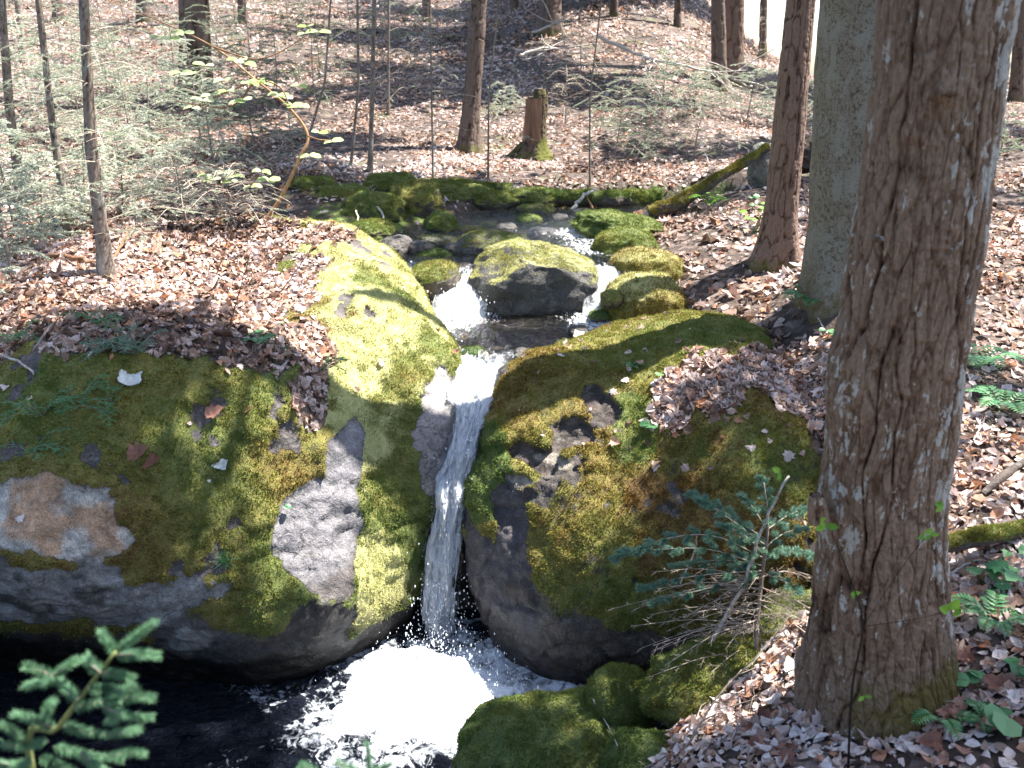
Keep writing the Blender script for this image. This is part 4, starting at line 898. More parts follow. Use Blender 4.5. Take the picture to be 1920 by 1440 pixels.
# ------------------------------------------------------------------ trees
tree_list = []
def trunk_mesh(path, rads, sides, rings, bark=.01, kf=20, kz=4, flare=.6, flare_h=.25, seed=1, moss_h=0.0, zb=0.0, bumps=(), zs=None, mossside=None, warp_=.02, plates=False):
    P = np.asarray(path, float); t_ = np.linspace(0, 1, len(P))
    if zs is None: zs = np.linspace(0, 1, rings)
    c = np.stack([np.interp(zs, t_, P[:, k]) for k in range(3)], -1); r = np.interp(zs, t_, rads)
    a = np.arange(sides) / sides * 2 * math.pi; ca, sa = np.cos(a), np.sin(a)
    h = c[:, 2] - zb
    fl = flare * np.exp(-np.clip(h, 0, None) / flare_h)
    lob = .5 + .5 * np.sin(a * 4 + seed) * .6 + .4 * np.sin(a * 7 + seed * 2.3) * .5
    D = np.stack([ca, sa, 0 * a], -1)
    base = c[:, None] + D[None] * (r[:, None] * (1 + fl[:, None] * (.35 + lob[None])))[:, :, None]
    Q = base.reshape(-1, 3).copy(); Q[:, :2] -= np.repeat(c[:, :2], sides, 0)
    wq = Q + warp_ * np.stack([fbm(Q, 5, 3, seed + 1), fbm(Q, 5, 3, seed + 2), fbm(Q, 5, 3, seed + 3)], -1)
    s3 = fbm(wq, kf * 2.5, 3, seed + 6)
    if plates:
        f1, f2, cid = worley(wq * np.array([kf, kf, kz]), seed + 4); g1, g2, gid = worley(wq * np.array([kf * 2.3, kf * 2.3, kz * 2.6]), seed + 9)
        vv = np.abs(vnoise(wq * np.array([kf * .5, kf * .5, kz * .22]), seed + 31)); hgt = sstep(.0, .16, f2 - f1) * (.14 + .20 * cid) + sstep(0, .10, g2 - g1) * .12 + .14 * gid + .40 * sstep(0, .13, vv) + .2 * s3
    else:
        s1 = vnoise(wq * np.array([kf, kf, kz]), seed + 4); s2 = vnoise(wq * np.array([kf * 2.1, kf * 2.1, kz * 2.4]), seed + 5)
        hgt = sstep(0, .26, np.abs(s1)) * .62 + sstep(0, .3, np.abs(s2)) * .28 + .1 + .18 * s3
    disp = bark * (hgt - .6) + r.mean() * .10 * fbm(Q, 2.2, 3, seed + 7)
    for (bp, br, bh) in bumps:
        dd = np.linalg.norm((base.reshape(-1, 3) - bp) / br, axis=1); disp = disp + bh * np.exp(-dd ** 2) * (1 + .5 * fbm(Q, 18, 3, seed + 8))
    V = base.reshape(-1, 3) + np.tile(D, (len(zs), 1)) * disp[:, None]
    hh = np.repeat(h, sides)
    ms = sstep(moss_h, 0, hh) * .6 if moss_h > 0 else np.zeros(len(V))
    if mossside is not None: ms = np.clip(ms * (1 + .9 * (np.tile(D, (len(zs), 1)) @ np.array(mossside))), 0, 1)
    return V, grid_faces(len(zs), sides, True), hgt, ms
GT = "trees of the wood"
def tree(px, py, ptop, w0, w1, label, mat, bark=.006, kf=30, kz=6, sides=48, rings=160, flare=.5, moss=.25, name="tree", H=9.0, seed=1, lean=0.0, cat="tree", group=GT, bend=0, Y=None, depth=None):
    b = hit(px, py) if Y is None else at(px, py, Y)
    dist = np.linalg.norm(b - np.array([0, 0, CAMZ])); r0 = w0 / FPX * dist / 2 * .99
    tp = at(ptop, 0, b[1] + lean); d2 = np.linalg.norm(tp - np.array([0, 0, CAMZ])); r1 = w1 / FPX * d2 / 2
    dirv = (tp - b) / (tp[2] - b[2]); top = b + dirv * H; mid = (b + tp) / 2 + np.array([bend, 0, 0])
    r2 = max(r1 * (1 - .075 * (H - (tp[2] - b[2]))), r1 * .35)
    path = np.array([b - dirv * .25, b, mid, tp, top]); L = np.cumsum(np.r_[0, np.linalg.norm(np.diff(path, axis=0), axis=1)]); L /= L[-1]
    tt = np.linspace(0, 1, 60); cpath = np.stack([np.interp(tt, L, path[:, k]) for k in range(3)], -1); rr_ = np.interp(tt, L, [r0, r0, (r0 + r1) / 2, r1, r2])
    ts = L[3]; zs = np.r_[np.linspace(0, ts, rings), np.linspace(ts, 1, 20)[1:]]
    V, F, hg, ms = trunk_mesh(cpath, rr_, sides, rings, bark, kf, kz, flare, .12 + r0 * .8, seed, moss, b[2], zs=zs)
    t = thing(name, label, cat, b, group); m_ = MB(); m_.add(V, F, h=hg, moss=ms, lich=0)
    obj("trunk", m_, mat, t); rec = dict(o=t, b=b, dir=dirv, H=H, r=r1, tp=tp); tree_list.append(rec); return rec

# the big pine, close on the right
zb = atz(1640, 1300, .05)
pc = [(1652, 1440, 2.30, 132), (1650, 1300, 2.32, 130), (1650, 1200, 2.32, 124), (1650, 1100, 2.31, 121), (1655, 900, 2.30, 113), (1678, 700, 2.28, 118), (1708, 500, 2.27, 119), (1742, 300, 2.25, 119), (1778, 0, 2.24, 124)]
pp = np.array([at(a, b, Y_) for a, b, Y_, _ in pc]); pr = np.array([w_ / FPX * np.linalg.norm((p - [0, 0, CAMZ]) @ np.array([0, CP, -SP])) for p, (_, _, _, w_) in zip(pp, pc)]) * .97
dv = (pp[-1] - pp[1]) / (pp[-1][2] - pp[1][2]); pp = np.vstack([pp, pp[-1] + dv * 3, pp[-1] + dv * 9]); pr = np.r_[pr, .15, .10]
L_ = np.cumsum(np.r_[0, np.linalg.norm(np.diff(pp, axis=0), axis=1)]); L_ /= L_[-1]
tt = np.linspace(0, 1, 400); cp_ = np.stack([np.interp(tt, L_, pp[:, k]) for k in range(3)], -1); rp_ = np.interp(tt, L_, pr)
ts = L_[8] * 1.03; zs = np.r_[np.linspace(0, ts, 900), np.linspace(ts, 1, 30)[1:]]
bumps = [(at(1548, 690, 2.25), np.array([.07, .09, .12]), .035), (at(1542, 770, 2.2), np.array([.06, .08, .06]), .04), (at(1520, 985, 2.25), np.array([.05, .08, .09]), .055), (at(1770, 175, 2.08), np.array([.035, .05, .035]), .03), (at(1718, 285, 2.1), np.array([.03, .05, .02]), -.02), (at(1648, 452, 2.1), np.array([.04, .06, .03]), .025), (at(1640, 455, 2.08), np.array([.012, .03, .012]), -.02)]
V, F, hg, ms = trunk_mesh(cp_, rp_, 700, 0, .019, 30, 5.5, .14, .14, 3, .42, .03, bumps, zs, mossside=(.5, -.3, 0), warp_=.016, plates=True)
tpine = thing("pine_tree", "massive pine at the right with deeply furrowed brown bark and white lichen", "tree", (zb[0], zb[1], 0), GT)
lic = .15 + .9 * fbm(V * np.array([1, 1, .6]), 2.4, 4, 77) + .45 * sstep(.0, .12, V[:, 0] - np.interp(V[:, 2], cp_[:, 2], cp_[:, 0])) * sstep(.3, .8, V[:, 2])
m_ = MB(); m_.add(V, F, h=hg, moss=ms, lich=lic); obj("trunk", m_, M_pine, tpine)
tree_list.append(dict(o=tpine, b=zb, dir=dv, H=9, r=.15, tp=pp[8]))
def stub(parent, p, d, L, r, mat, seed=0):
    pts = curve([p - unit(d) * .04, p + unit(d) * L * .5, p + unit(d) * L + rng.normal(size=3) * .004], 8)
    mb_ = MB(); V_, F_, h_, m__ = trunk_mesh(pts, np.linspace(r * 1.3, r * .75, 8), 30, 40, .005, 50, 20, 0, .1, seed); mb_.add(V_, F_, h=h_, moss=0, lich=0); 
    tube(mb_, [pts[-1] - unit(d) * .004, pts[-1] + unit(d) * .003], [r * .7, r * .5], 12, h=.5, moss=0, lich=0); obj("branch_stub", mb_, mat, parent)
stub(tpine, at(1772, 178, 2.09), np.array([.0, -1, .1]), .03, .014, M_pine); stub(tpine, at(1534, 960, 2.2), np.array([-.25, -.2, .9]), .07, .024, M_pine); stub(tpine, at(1646, 448, 2.11), np.array([-.3, -1, 0]), .025, .012, M_pine)

tree(1592, 572, 1614, 142, 128, "thick grey lichened trunk standing directly behind the big pine", M_grey, .0022, 70, 60, 260, 420, .35, .7, seed=11, Y=5.35)
tree(1455, 492, 1502, 56, 44, "slender reddish brown trunk just left of the thick grey one", M_red, .010, 34, 6, 120, 400, .8, .15, seed=12, H=6.0)
tree(878, 283, 898, 33, 27, "brown trunk with a mossy foot, left of the broken stump", M_dark, .012, 26, 5, 60, 200, .6, .3, seed=13)
tree(1349, 168, 1346, 26, 22, "left trunk of the far pair on the sunny slope", M_dark, .02, 14, 3, 40, 100, .3, .3, seed=14)
tree(1376, 160, 1377, 32, 30, "right redder trunk of the far pair on the sunny slope", M_red, .02, 14, 3, 40, 100, .3, .3, seed=15)
tree(1031, 62, 1033, 36, 34, "dark trunk high on the slope, cut by the top of the view above the stump", M_dark, .03, 10, 2, 40, 80, .3, .3, seed=16)
tree(1906, 190, 1914, 20, 18, "thin dark trunk at the far right, seen past the big pine", M_dark, .01, 20, 4, 24, 80, .3, .3, seed=17)
tree(368, 195, 364, 52, 46, "broad dark mossy trunk on the upper left slope behind the pale brush", M_dark, .02, 12, 2, 60, 120, .35, 1.4, seed=18)
saps = []
def sapling(px, py, pt, w0, w1, label, seed, H=6, mat=None, **k):
    r = tree(px, py, pt, w0, w1, label, mat or M_dark, .002, 60, 20, 14, 90, .35, .06, "sapling", H, seed, cat="sapling", group="thin saplings", **k); saps.append(r); return r
def sap(px, py, pt, w0, w1, label, seed, H=6, bend=0.0, lean=0.0):
    r = tree(px, py, pt, w0, w1, label, M_sap, .003, 60, 14, 18, 120, .5, .06, name="sapling", H=H, seed=seed, cat="sapling", group="thin saplings", bend=bend, lean=lean); saps.append(r); return r
s_main = sap(200, 516, 157, 23, 15, "dark sapling rooted in the sunlit leaves atop the left boulder", 21, bend=-.03)
s_2 = sap(130, 438, 72, 13, 9, "thin reddish sapling left of the dark one on the boulder", 22, bend=-.02)
s_3 = sap(42, 385, 3, 15, 11, "leaning sapling nearest the left edge", 23, bend=-.03)
sap(694, 322, 702, 9, 7, "straight thin sapling on the far bank, the thickest left of centre", 24)
sap(658, 312, 670, 5, 4, "very thin sapling just left of the straight one on the far bank", 25, bend=.05)
sap(728, 215, 729, 5, 4, "short-looking thin sapling higher up the slope, right of the straight one", 26)
sap(812, 334, 806, 3.5, 2.5, "hair-thin sapling standing in front of the bright leaf patch", 27, H=4)
sap(915, 348, 936, 3.5, 2.5, "hair-thin sapling between the brown trunk and the stump", 28, H=4, bend=-.05)
sap(1106, 350, 1128, 3.5, 2.5, "hair-thin sapling rising behind the pale leaning stick", 29, H=4, bend=-.06)
sap(44, 118, 32, 10, 8, "small dark sapling on the bright ground in the upper left corner", 30)
sap(566, 300, 620, 5, 3, "leaning thin sapling behind the arching shrub", 32, H=4, bend=.1)
sap(1540, 168, 1541, 5, 4, "distant thin stem against the white sky between two trunks", 33)
far_n = ["far dark trunk on the skyline slope above the left brush", "far slim trunk above the arching shrub's tip", "far trunk between the two thin saplings and the brown tree", "far trunk left of the high dark trunk", "far trunk right of the high dark trunk", "far trunk just left of the far pair", "far trunk near the top left corner", "far slim trunk right of the far pair"]
for i, (a, b, w_) in enumerate([(270, 40, 20), (455, 45, 13), (800, 40, 14), (965, 20, 12), (1150, 30, 14), (1270, 50, 12), (110, 42, 16), (1430, 90, 12)]):
    tree(a, b, a + (a - 900) * .004, w_, w_ * .95, far_n[i], M_dark, .03, 8, 2, 16, 30, .2, .3, seed=50 + i, H=8)

# broken stump
sb = hit(1000, 296); dist = np.linalg.norm(sb - [0, 0, CAMZ]); tp = at(1008, 186, sb[1]); tst = thing("tree_stump", "broken stump with orange rotten heartwood on the slope across the stream", "stump", sb)
r0 = 19 / FPX * dist
pth = np.array([sb - [0, 0, .2], sb, (sb + tp) / 2, tp]); V, F, hg, ms = trunk_mesh(pth, [r0 * 1.2, r0 * 1.1, r0, r0 * .95], 90, 120, .02, 22, 4, .9, .12, 5, .35, sb[2])
ang = np.arctan2(V[:, 1] - np.interp(V[:, 2], pth[:, 2], pth[:, 1]), V[:, 0] - np.interp(V[:, 2], pth[:, 2], pth[:, 0]))
topz = V[:, 2] > tp[2] - .02; V[topz, 2] += .05 * np.abs(fbm(V[topz] * [1, 1, 0], 25, 2, 4)) + .10 * np.clip(np.cos(ang[topz] - .6), 0, 1)
m_ = MB(); m_.add(V, F, h=hg * .6, moss=np.clip(ms + .5 * (np.cos(ang) > .2), 0, 1), lich=0); tube(m_, [tp - [0, 0, .02], tp - [0, 0, .01]], [r0 * .8, r0 * .7], 20, h=.2, moss=0, lich=0); obj("bark", m_, M_dark, tst)
m_ = MB(); nn_ = 26; aa = np.linspace(-2.75, -1.15, nn_); zz_ = np.linspace(sb[2] + .1, tp[2] + .01, 60)
cx_ = np.interp(zz_, pth[:, 2], pth[:, 0]); cy_ = np.interp(zz_, pth[:, 2], pth[:, 1]); rr = r0 * 1.10 + .012 + .008 * fbm(np.stack([np.repeat(aa[None] * 4, 60, 0).ravel(), np.repeat(zz_[:, None] * 3, nn_, 1).ravel(), np.zeros(60 * nn_)], -1), 2, 3, 9).reshape(60, nn_)
m_.add(np.stack([cx_[:, None] + np.cos(aa)[None] * rr, cy_[:, None] + np.sin(aa)[None] * rr, np.repeat(zz_[:, None], nn_, 1)], -1).reshape(-1, 3), grid_faces(60, nn_)); obj("heartwood", m_, M_wood, tst)
for dx in (-.3, -.12, .1):
    p = sb + np.array([dx, -.12, .02]); m_ = MB(); V, F, hg, ms = trunk_mesh(curve([sb + [dx * .3, 0, .2], sb + [dx * .8, -.08, .08], p + [dx * .4, -.08, -.08]], 10), np.linspace(.07, .03, 10), 16, 30, .01, 20, 10, 0, .1, 6); m_.add(V, F, h=hg * .4, moss=.6, lich=0); obj("root", m_, M_dark, tst)
tc = at(1012, 170, sb[1]); m_ = MB(); V, F, hg, ms = trunk_mesh([tp + [.03, 0, -.05], tc + [0, 0, .02]], [r0 * .75, r0 * .5], 40, 40, .02, 22, 6, 0, .1, 8); m_.add(V, F, h=hg * .5, moss=.55, lich=0); tube(m_, [tc + [0, 0, .01], tc + [0, 0, .03]], [r0 * .45, r0 * .2], 12, h=.6, moss=.2, lich=0); obj("splintered_top", m_, M_dark, tst)

# logs
def log(name, label, pts, rad, moss=.9, mat=None, cat="log", sides=48, n=160, tone=.6, tn=6000, ln=.016, group=None, seed=1, rockmat=True):
    pts = curve(pts, 30); rads = np.linspace(rad[0], rad[1], 30); t, u, v = frames(pts)
    a = np.arange(sides) / sides * 2 * math.pi; tt = np.linspace(0, 1, n); c = np.stack([np.interp(tt, np.linspace(0, 1, 30), pts[:, k]) for k in range(3)], -1)
    t, u, v = frames(c); r = np.interp(tt, np.linspace(0, 1, 30), rads); r = r * (1 - .85 * (np.abs(tt - .5) > .497))
    ring = u[:, None] * np.cos(a)[None, :, None] + v[:, None] * np.sin(a)[None, :, None]; V = (c[:, None] + ring * r[:, None, None]).reshape(-1, 3); R_ = ring.reshape(-1, 3)
    V = V + R_ * (np.repeat(r, sides) * (.5 * fbm(V, 3.0, 4, seed) + .3 * fbm(V, 11, 3, seed + 1)))[:, None]
    F = grid_faces(n, sides, True); N = vnormals(V, F)
    if (N * R_).sum() < 0: F = F[:, ::-1]; N = -N
    m = np.clip((N[:, 2] + .55 + 1.1 * fbm(V, 5, 4, seed + 2)), 0, 1) * moss; tn_ = tone + .3 * fbm(V, 3, 3, seed + 3)
    mb_ = MB(); mb_.add(V, F, r=.10, g=.075, b=.06, moss=m, tone=tn_, wet=.1); o = obj(name, mb_, M_rock, loc=pts[0]); tag(o, label, cat, group)
    if tn: tuft_part(o, V, F, m, tn_, tn, ln, ln * .4)
    return o
GL = "mossy logs across the stream"
log("mossy_log", "long green mossy log lying along the far bank behind the upper pool", [at(968, 384, 9.1), at(1050, 372, 9.15), at(1150, 376, 9.15), at(1240, 376, 9.2)], (.085, .105), tone=.8, tn=9000, group=GL, seed=61, ln=.02)
log("mossy_log", "leaning mossy log rising from the stream to the overturned stump", [at(1215, 398, 8.1), at(1262, 386, 8.1), at(1340, 338, 8.2), at(1442, 276, 8.4)], (.06, .045), tone=.35, tn=6000, group=GL, seed=62, ln=.018)
log("mossy_log", "short mossy log on the ground left of the far bank's green lump", [at(770, 366, 9.2), at(860, 352, 9.3), at(960, 362, 9.3)], (.06, .07), tone=.7, tn=4500, group=GL, seed=63, ln=.02)
log("mossy_log", "mossy log lying behind the big pine's foot over a dark hollow", [atz(1740, 1030, .28), at(1850, 1006, 2.72), at(1960, 985, 2.78)], (.032, .036), tone=.45, tn=5000, seed=64, ln=.010)
log("fallen_branch", "grey fallen branch on the leaves at the right edge", [hit(1840, 935) + [0, 0, .02], hit(1885, 900) + [0, 0, .03], hit(1960, 850) + [0, 0, .02]], (.014, .018), moss=.15, tn=0, seed=65, cat="branch")
# overturned rootwad by the leaning log
rock(1432, 318, 8.5, 52, 88, "grey hanging root lump under the upper end of the leaning log", dep=.3, moss=.3, seed=71, nt_=800, col_=(.22, .21, .18), res=70, name="root_lump")
rock(1500, 288, 8.7, 100, 60, "dark soil-caked root mass behind the slender reddish trunk", dep=.5, moss=.3, seed=72, nt_=500, col_=(.06, .04, .03), rough=.3, res=80, name="root_mass")

# ------------------------------------------------------------------ twigs, sprays, sticks
def stick(name, label, pts, r0, r1, mat, cat="stick", group=None, n=14, forks=0, sides=6, fl=.3):
    c = curve(pts, n) + rng.normal(size=(n, 3)) * r0 * .35; mb_ = MB(); tube(mb_, c, np.linspace(r0, r1, n), sides)
    for k in range(forks):
        i = random.randint(n // 4, n - 2); d = unit(c[i + 1] - c[i]) + .8 * rng.normal(size=3) * [1, .6, .7]; L = fl * random.uniform(.4, 1)
        q = curve([c[i], c[i] + unit(d) * L * .5 + rng.normal(size=3) * L * .06, c[i] + unit(d) * L + rng.normal(size=3) * L * .12], 7); tube(mb_, q, np.linspace(r0 * .5, r1 * .4, 7), 4)
    o = obj(name, mb_, mat, loc=c[0]); tag(o, label, cat, group); return o
stick("birch_stick", "white mottled birch stick leaning up through the spruce sapling", [at(1305, 1255, 2.9), at(1395, 1095, 2.88), at(1425, 1000, 2.86), at(1478, 892, 2.84)], .0085, .004, M_pale, n=20, sides=8)
stick("pale_stick", "short pale stick dangling in front of the olive boulder", [at(1275, 1095, 3.1), at(1300, 1040, 3.1), at(1308, 1000, 3.08)], .004, .0025, M_pale)
stick("pale_stick", "pale stick leaning on the long log over the upper pool", [at(1068, 398, 8.85), at(1092, 370, 8.95), at(1116, 353, 9.05)], .022, .016, M_pale)
stick("brown_stick", "brown stick poking down into the upper pool beside the pale one", [at(1112, 392, 8.95), at(1098, 368, 9.0)], .014, .012, M_twigb)
stick("dead_branch", "long bleached branch fallen on the sunny slope before the far pair", [at(1120, 66, 15), at(1210, 108, 14.5), at(1320, 132, 14), at(1412, 162, 13.8)], .028, .014, M_pale, "branch", forks=12, n=24, fl=1.2)
stick("dead_branch", "bleached curved branch lying above the stump", [at(975, 104, 14.5), at(1010, 92, 14.6), at(1048, 92, 14.6)], .03, .012, M_pale, "branch", forks=6, fl=.7)
stick("dead_branch", "bleached branch crossing the foot of the high dark trunk", [at(998, 62, 18), at(1035, 46, 18), at(1060, 40, 18)], .03, .015, M_pale, "branch", forks=5, fl=.8)
stick("fallen_stick", "brown stick slanting down to the bottom edge between mossy stones and pine", [at(1262, 1440, 2.35), at(1330, 1330, 2.5), at(1390, 1255, 2.6)], .005, .003, M_twig, forks=3)
stick("fallen_stick", "thin stick slanting from the mossy pile toward the bottom edge", [at(1200, 1445, 2.45), at(1290, 1395, 2.45), at(1340, 1375, 2.5)], .003, .002, M_twig, forks=2)
stick("fallen_stick", "thin pale stick lying on the broad green boulder at the bottom", [hit(1112, 1318) + [0, 0, .02], hit(1135, 1360) + [0, 0, .02], hit(1158, 1410) + [0, 0, .03]], .003, .002, M_pale)
stick("fallen_stick", "dark bent stick lying on sunlit leaves beside the dark sapling", [hit(205, 500), hit(228, 478) + [0, 0, .06], hit(252, 452) + [0, 0, .1]], .014, .006, M_twigb, forks=1, fl=.12)
stick("fallen_stick", "dark root arching over leaves left of the dark sapling", [hit(70, 492) + [0, 0, .02], hit(130, 492) + [0, 0, .04], hit(178, 498) + [0, 0, .02]], .02, .014, M_twigb)
stick("fallen_stick", "white twig hanging down the dark left bank", [at(708, 388, 8.0), at(718, 405, 7.9), at(722, 432, 7.85)], .012, .007, M_pale)
stick("fallen_stick", "forked white twig lower on the dark left bank", [at(668, 395, 7.6), at(672, 420, 7.5), at(672, 436, 7.5)], .009, .005, M_pale, forks=2, fl=.15)
stick("fallen_stick", "pale broken stick on leaves at the left edge", [hit(10, 678) + [0, 0, .03], hit(40, 690) + [0, 0, .03], hit(65, 708) + [0, 0, .02]], .007, .005, M_pale)
stick("fallen_stick", "tan stick leaning on the green seedlings at left", [hit(62, 668) + [0, 0, .02], hit(85, 648) + [0, 0, .05], hit(105, 622) + [0, 0, .05]], .008, .006, M_twig)
stick("fallen_stick", "pale stick on the bank right of the big pine, lower", [hit(1778, 1085) + [0, 0, .02], hit(1820, 1066) + [0, 0, .03], hit(1860, 1062) + [0, 0, .02]], .005, .003, M_pale)
stick("fallen_stick", "pale twig on the fern shadow at the grey trunk's foot", [hit(1490, 555) + [0, 0, .05], hit(1520, 590) + [0, 0, .04], hit(1548, 628) + [0, 0, .02]], .005, .003, M_pale)
GU = "thin bare stems on the left boulder"
for a, l in [([(430, 612), (445, 560), (468, 478)], "thin bare stem near the middle of the boulder's leaf carpet"), ([(500, 575), (540, 530), (578, 472)], "thin bare stem slanting right at the moss edge"), ([(405, 520), (418, 480), (430, 440)], "thin bare stem at the back of the leaf carpet")]:
    p0 = hit(*a[0]); stick("bare_seedling", l, [p0] + [at(q[0], q[1], p0[1] + .02 * k) for k, q in enumerate(a[1:])], .004, .002, M_twigb, "seedling", GU, forks=3, fl=.12)

def needle_shoot(tw, nd_, pts, nlen, dens, r=.0015, flat=.35, nw=.0016, up=(0, 0, 1), n=8, tone=None):
    c = curve(pts, n); L = np.linalg.norm(np.diff(c, axis=0), axis=1).sum()
    tube(tw, c, np.linspace(r, r * .5, n), 3, cap=False)
    m = max(6, int(L * dens)); t = rng.random(m); P = np.stack([np.interp(t, np.linspace(0, 1, n), c[:, k]) for k in range(3)], -1)
    ax = unit(c[-1] - c[0]); q = rng.normal(size=(m, 3)); q -= (q @ ax)[:, None] * ax; q = unit(q)
    upv = np.array(up); q = q - (q @ upv)[:, None] * upv * (1 - flat); d = unit(unit(q) + ax * .75)
    spikes(nd_, P, d, nlen * (.7 + .5 * rng.random(m)) * (1 - .25 * t), nw, rnd=np.clip((rng.random(m) * .5 + .35 * t + .1) if tone is None else tone + .3 * rng.random(m), 0, 1))
def spray(tw, nd_, pts, nside, slen, nlen, dens, r=.003, nw=.0016, flat=.35, droop=.15, sub=0, tone=None, green=1.0):
    n = 12; c = curve(pts, n); tube(tw, c, np.linspace(r, r * .4, n), 4, cap=False)
    ax0 = unit(c[-1] - c[0]); side = unit(np.cross(ax0, [0, 0, 1.0]))
    for k in range(nside):
        t = (k + .6) / nside; i = t * (n - 1); i0 = min(int(i), n - 2); p = c[i0] + (c[i0 + 1] - c[i0]) * (i - i0); ax = unit(c[i0 + 1] - c[i0])
        sg = 1 if k % 2 else -1; L = slen * (1.05 - .65 * t) * random.uniform(.7, 1.15)
        d = unit(ax * .75 + side * sg * .8 + np.array([0, 0, random.uniform(-droop, droop * .5)]) + rng.normal(size=3) * .08)
        e = p + d * L; mdl = p + d * L * .5 + np.array([0, 0, .03 * L])
        if random.random() < green: needle_shoot(tw, nd_, [p, mdl, e], nlen, dens, r * .4, flat, nw, tone=tone, n=6)
        else: tube(tw, [p, mdl, e], [r * .4, r * .3, r * .2], 3, cap=False)
        for j in range(sub):
            s0 = p + d * L * (.3 + .5 * j / max(1, sub)); dd = unit(d + np.cross(d, [0, 0, 1.]) * (1 if j % 2 else -1) * .9 + rng.normal(size=3) * .1); l2 = L * .4 * random.uniform(.6, 1)
            if random.random() < green: needle_shoot(tw, nd_, [s0, s0 + dd * l2 * .5, s0 + dd * l2], nlen, dens, r * .3, flat, nw, tone=tone, n=4)
            else: tube(tw, [s0, s0 + dd * l2], [r * .3, r * .15], 3, cap=False)
    if green > .3: needle_shoot(tw, nd_, [c[-4], c[-2], c[-1] + ax0 * .01], nlen, dens, r * .4, flat, nw, tone=tone)

# the spruce sapling before the right boulder
Ys = 3.02
ts_ = thing("spruce_sapling", "small blue green spruce sapling with dead lower twigs before the right boulder", "sapling", at(1421, 1285, 2.8))
tw, ndl = MB(), MB(); mt = MB()
tube(mt, curve([at(1421, 1300, 2.8), at(1418, 1200, 2.85), at(1428, 1090, 2.92), at(1440, 985, 2.95), at(1432, 905, 2.97)], 20), np.linspace(.011, .003, 20), 8); obj("stem", mt, M_twig, ts_)
K = dict(nlen=.024, dens=6000, nw=.0026, flat=.45)
for pts, ns, sl in [([(1428, 1060, 2.92), (1330, 1030, 2.95), (1240, 1030, 3.0), (1160, 1035, 3.03)], 13, .085), ([(1435, 1010, 2.95), (1380, 975, 3.05), (1330, 945, 3.1), (1295, 925, 3.15)], 11, .085), ([(1440, 970, 2.95), (1436, 930, 2.97), (1428, 898, 3.0)], 7, .06),
                    ([(1430, 1050, 2.92), (1480, 1035, 2.85), (1525, 1042, 2.8)], 9, .07), ([(1428, 1070, 2.92), (1350, 1075, 2.85), (1270, 1085, 2.82), (1200, 1105, 2.8)], 10, .06), ([(1436, 995, 2.95), (1480, 965, 2.98), (1515, 955, 3.0)], 8, .055), ([(1430, 1035, 2.93), (1390, 1000, 2.8), (1350, 985, 2.72)], 8, .06), ([(1432, 1075, 2.9), (1470, 1090, 2.8), (1500, 1110, 2.75)], 6, .05),
                    ([(1430, 1045, 2.92), (1340, 1005, 2.85), (1250, 1010, 2.8), (1150, 1048, 2.78)], 13, .08), ([(1432, 1020, 2.93), (1350, 960, 2.9), (1310, 940, 2.88)], 10, .075), ([(1428, 1060, 2.9), (1350, 1050, 3.05), (1260, 1060, 3.12)], 11, .075), ([(1436, 990, 2.95), (1410, 950, 2.9), (1390, 930, 2.88)], 7, .06), ([(1430, 1030, 2.92), (1470, 1000, 3.05), (1510, 990, 3.1)], 8, .06), ([(1428, 1075, 2.9), (1300, 1110, 2.95), (1220, 1130, 3.0)], 9, .06)]:
    spray(tw, ndl, [at(*p) for p in pts], ns, sl, r=.0028, **K)
obj("needles", ndl, M_spruce, ts_, smooth=False)
for i in range(46):
    y0 = random.uniform(1075, 1230); a = random.uniform(-1, 1); ex = 1424 + (-1 if random.random() < .72 else 1) * random.uniform(60, 290 if a < 0 else 240); ex = min(ex, 1520)
    p0 = at(1424, y0, 2.88); p1 = at(ex, y0 + random.uniform(-20, 90), 2.88 + random.uniform(-.2, .35)); md = (p0 + p1) / 2 + [0, 0, .03]
    spray(tw, ndl, [p0, md, p1], 9, .09, .01, 10, r=.0022, sub=2, green=0.0)
obj("dead_twigs", tw, M_brush, ts_)

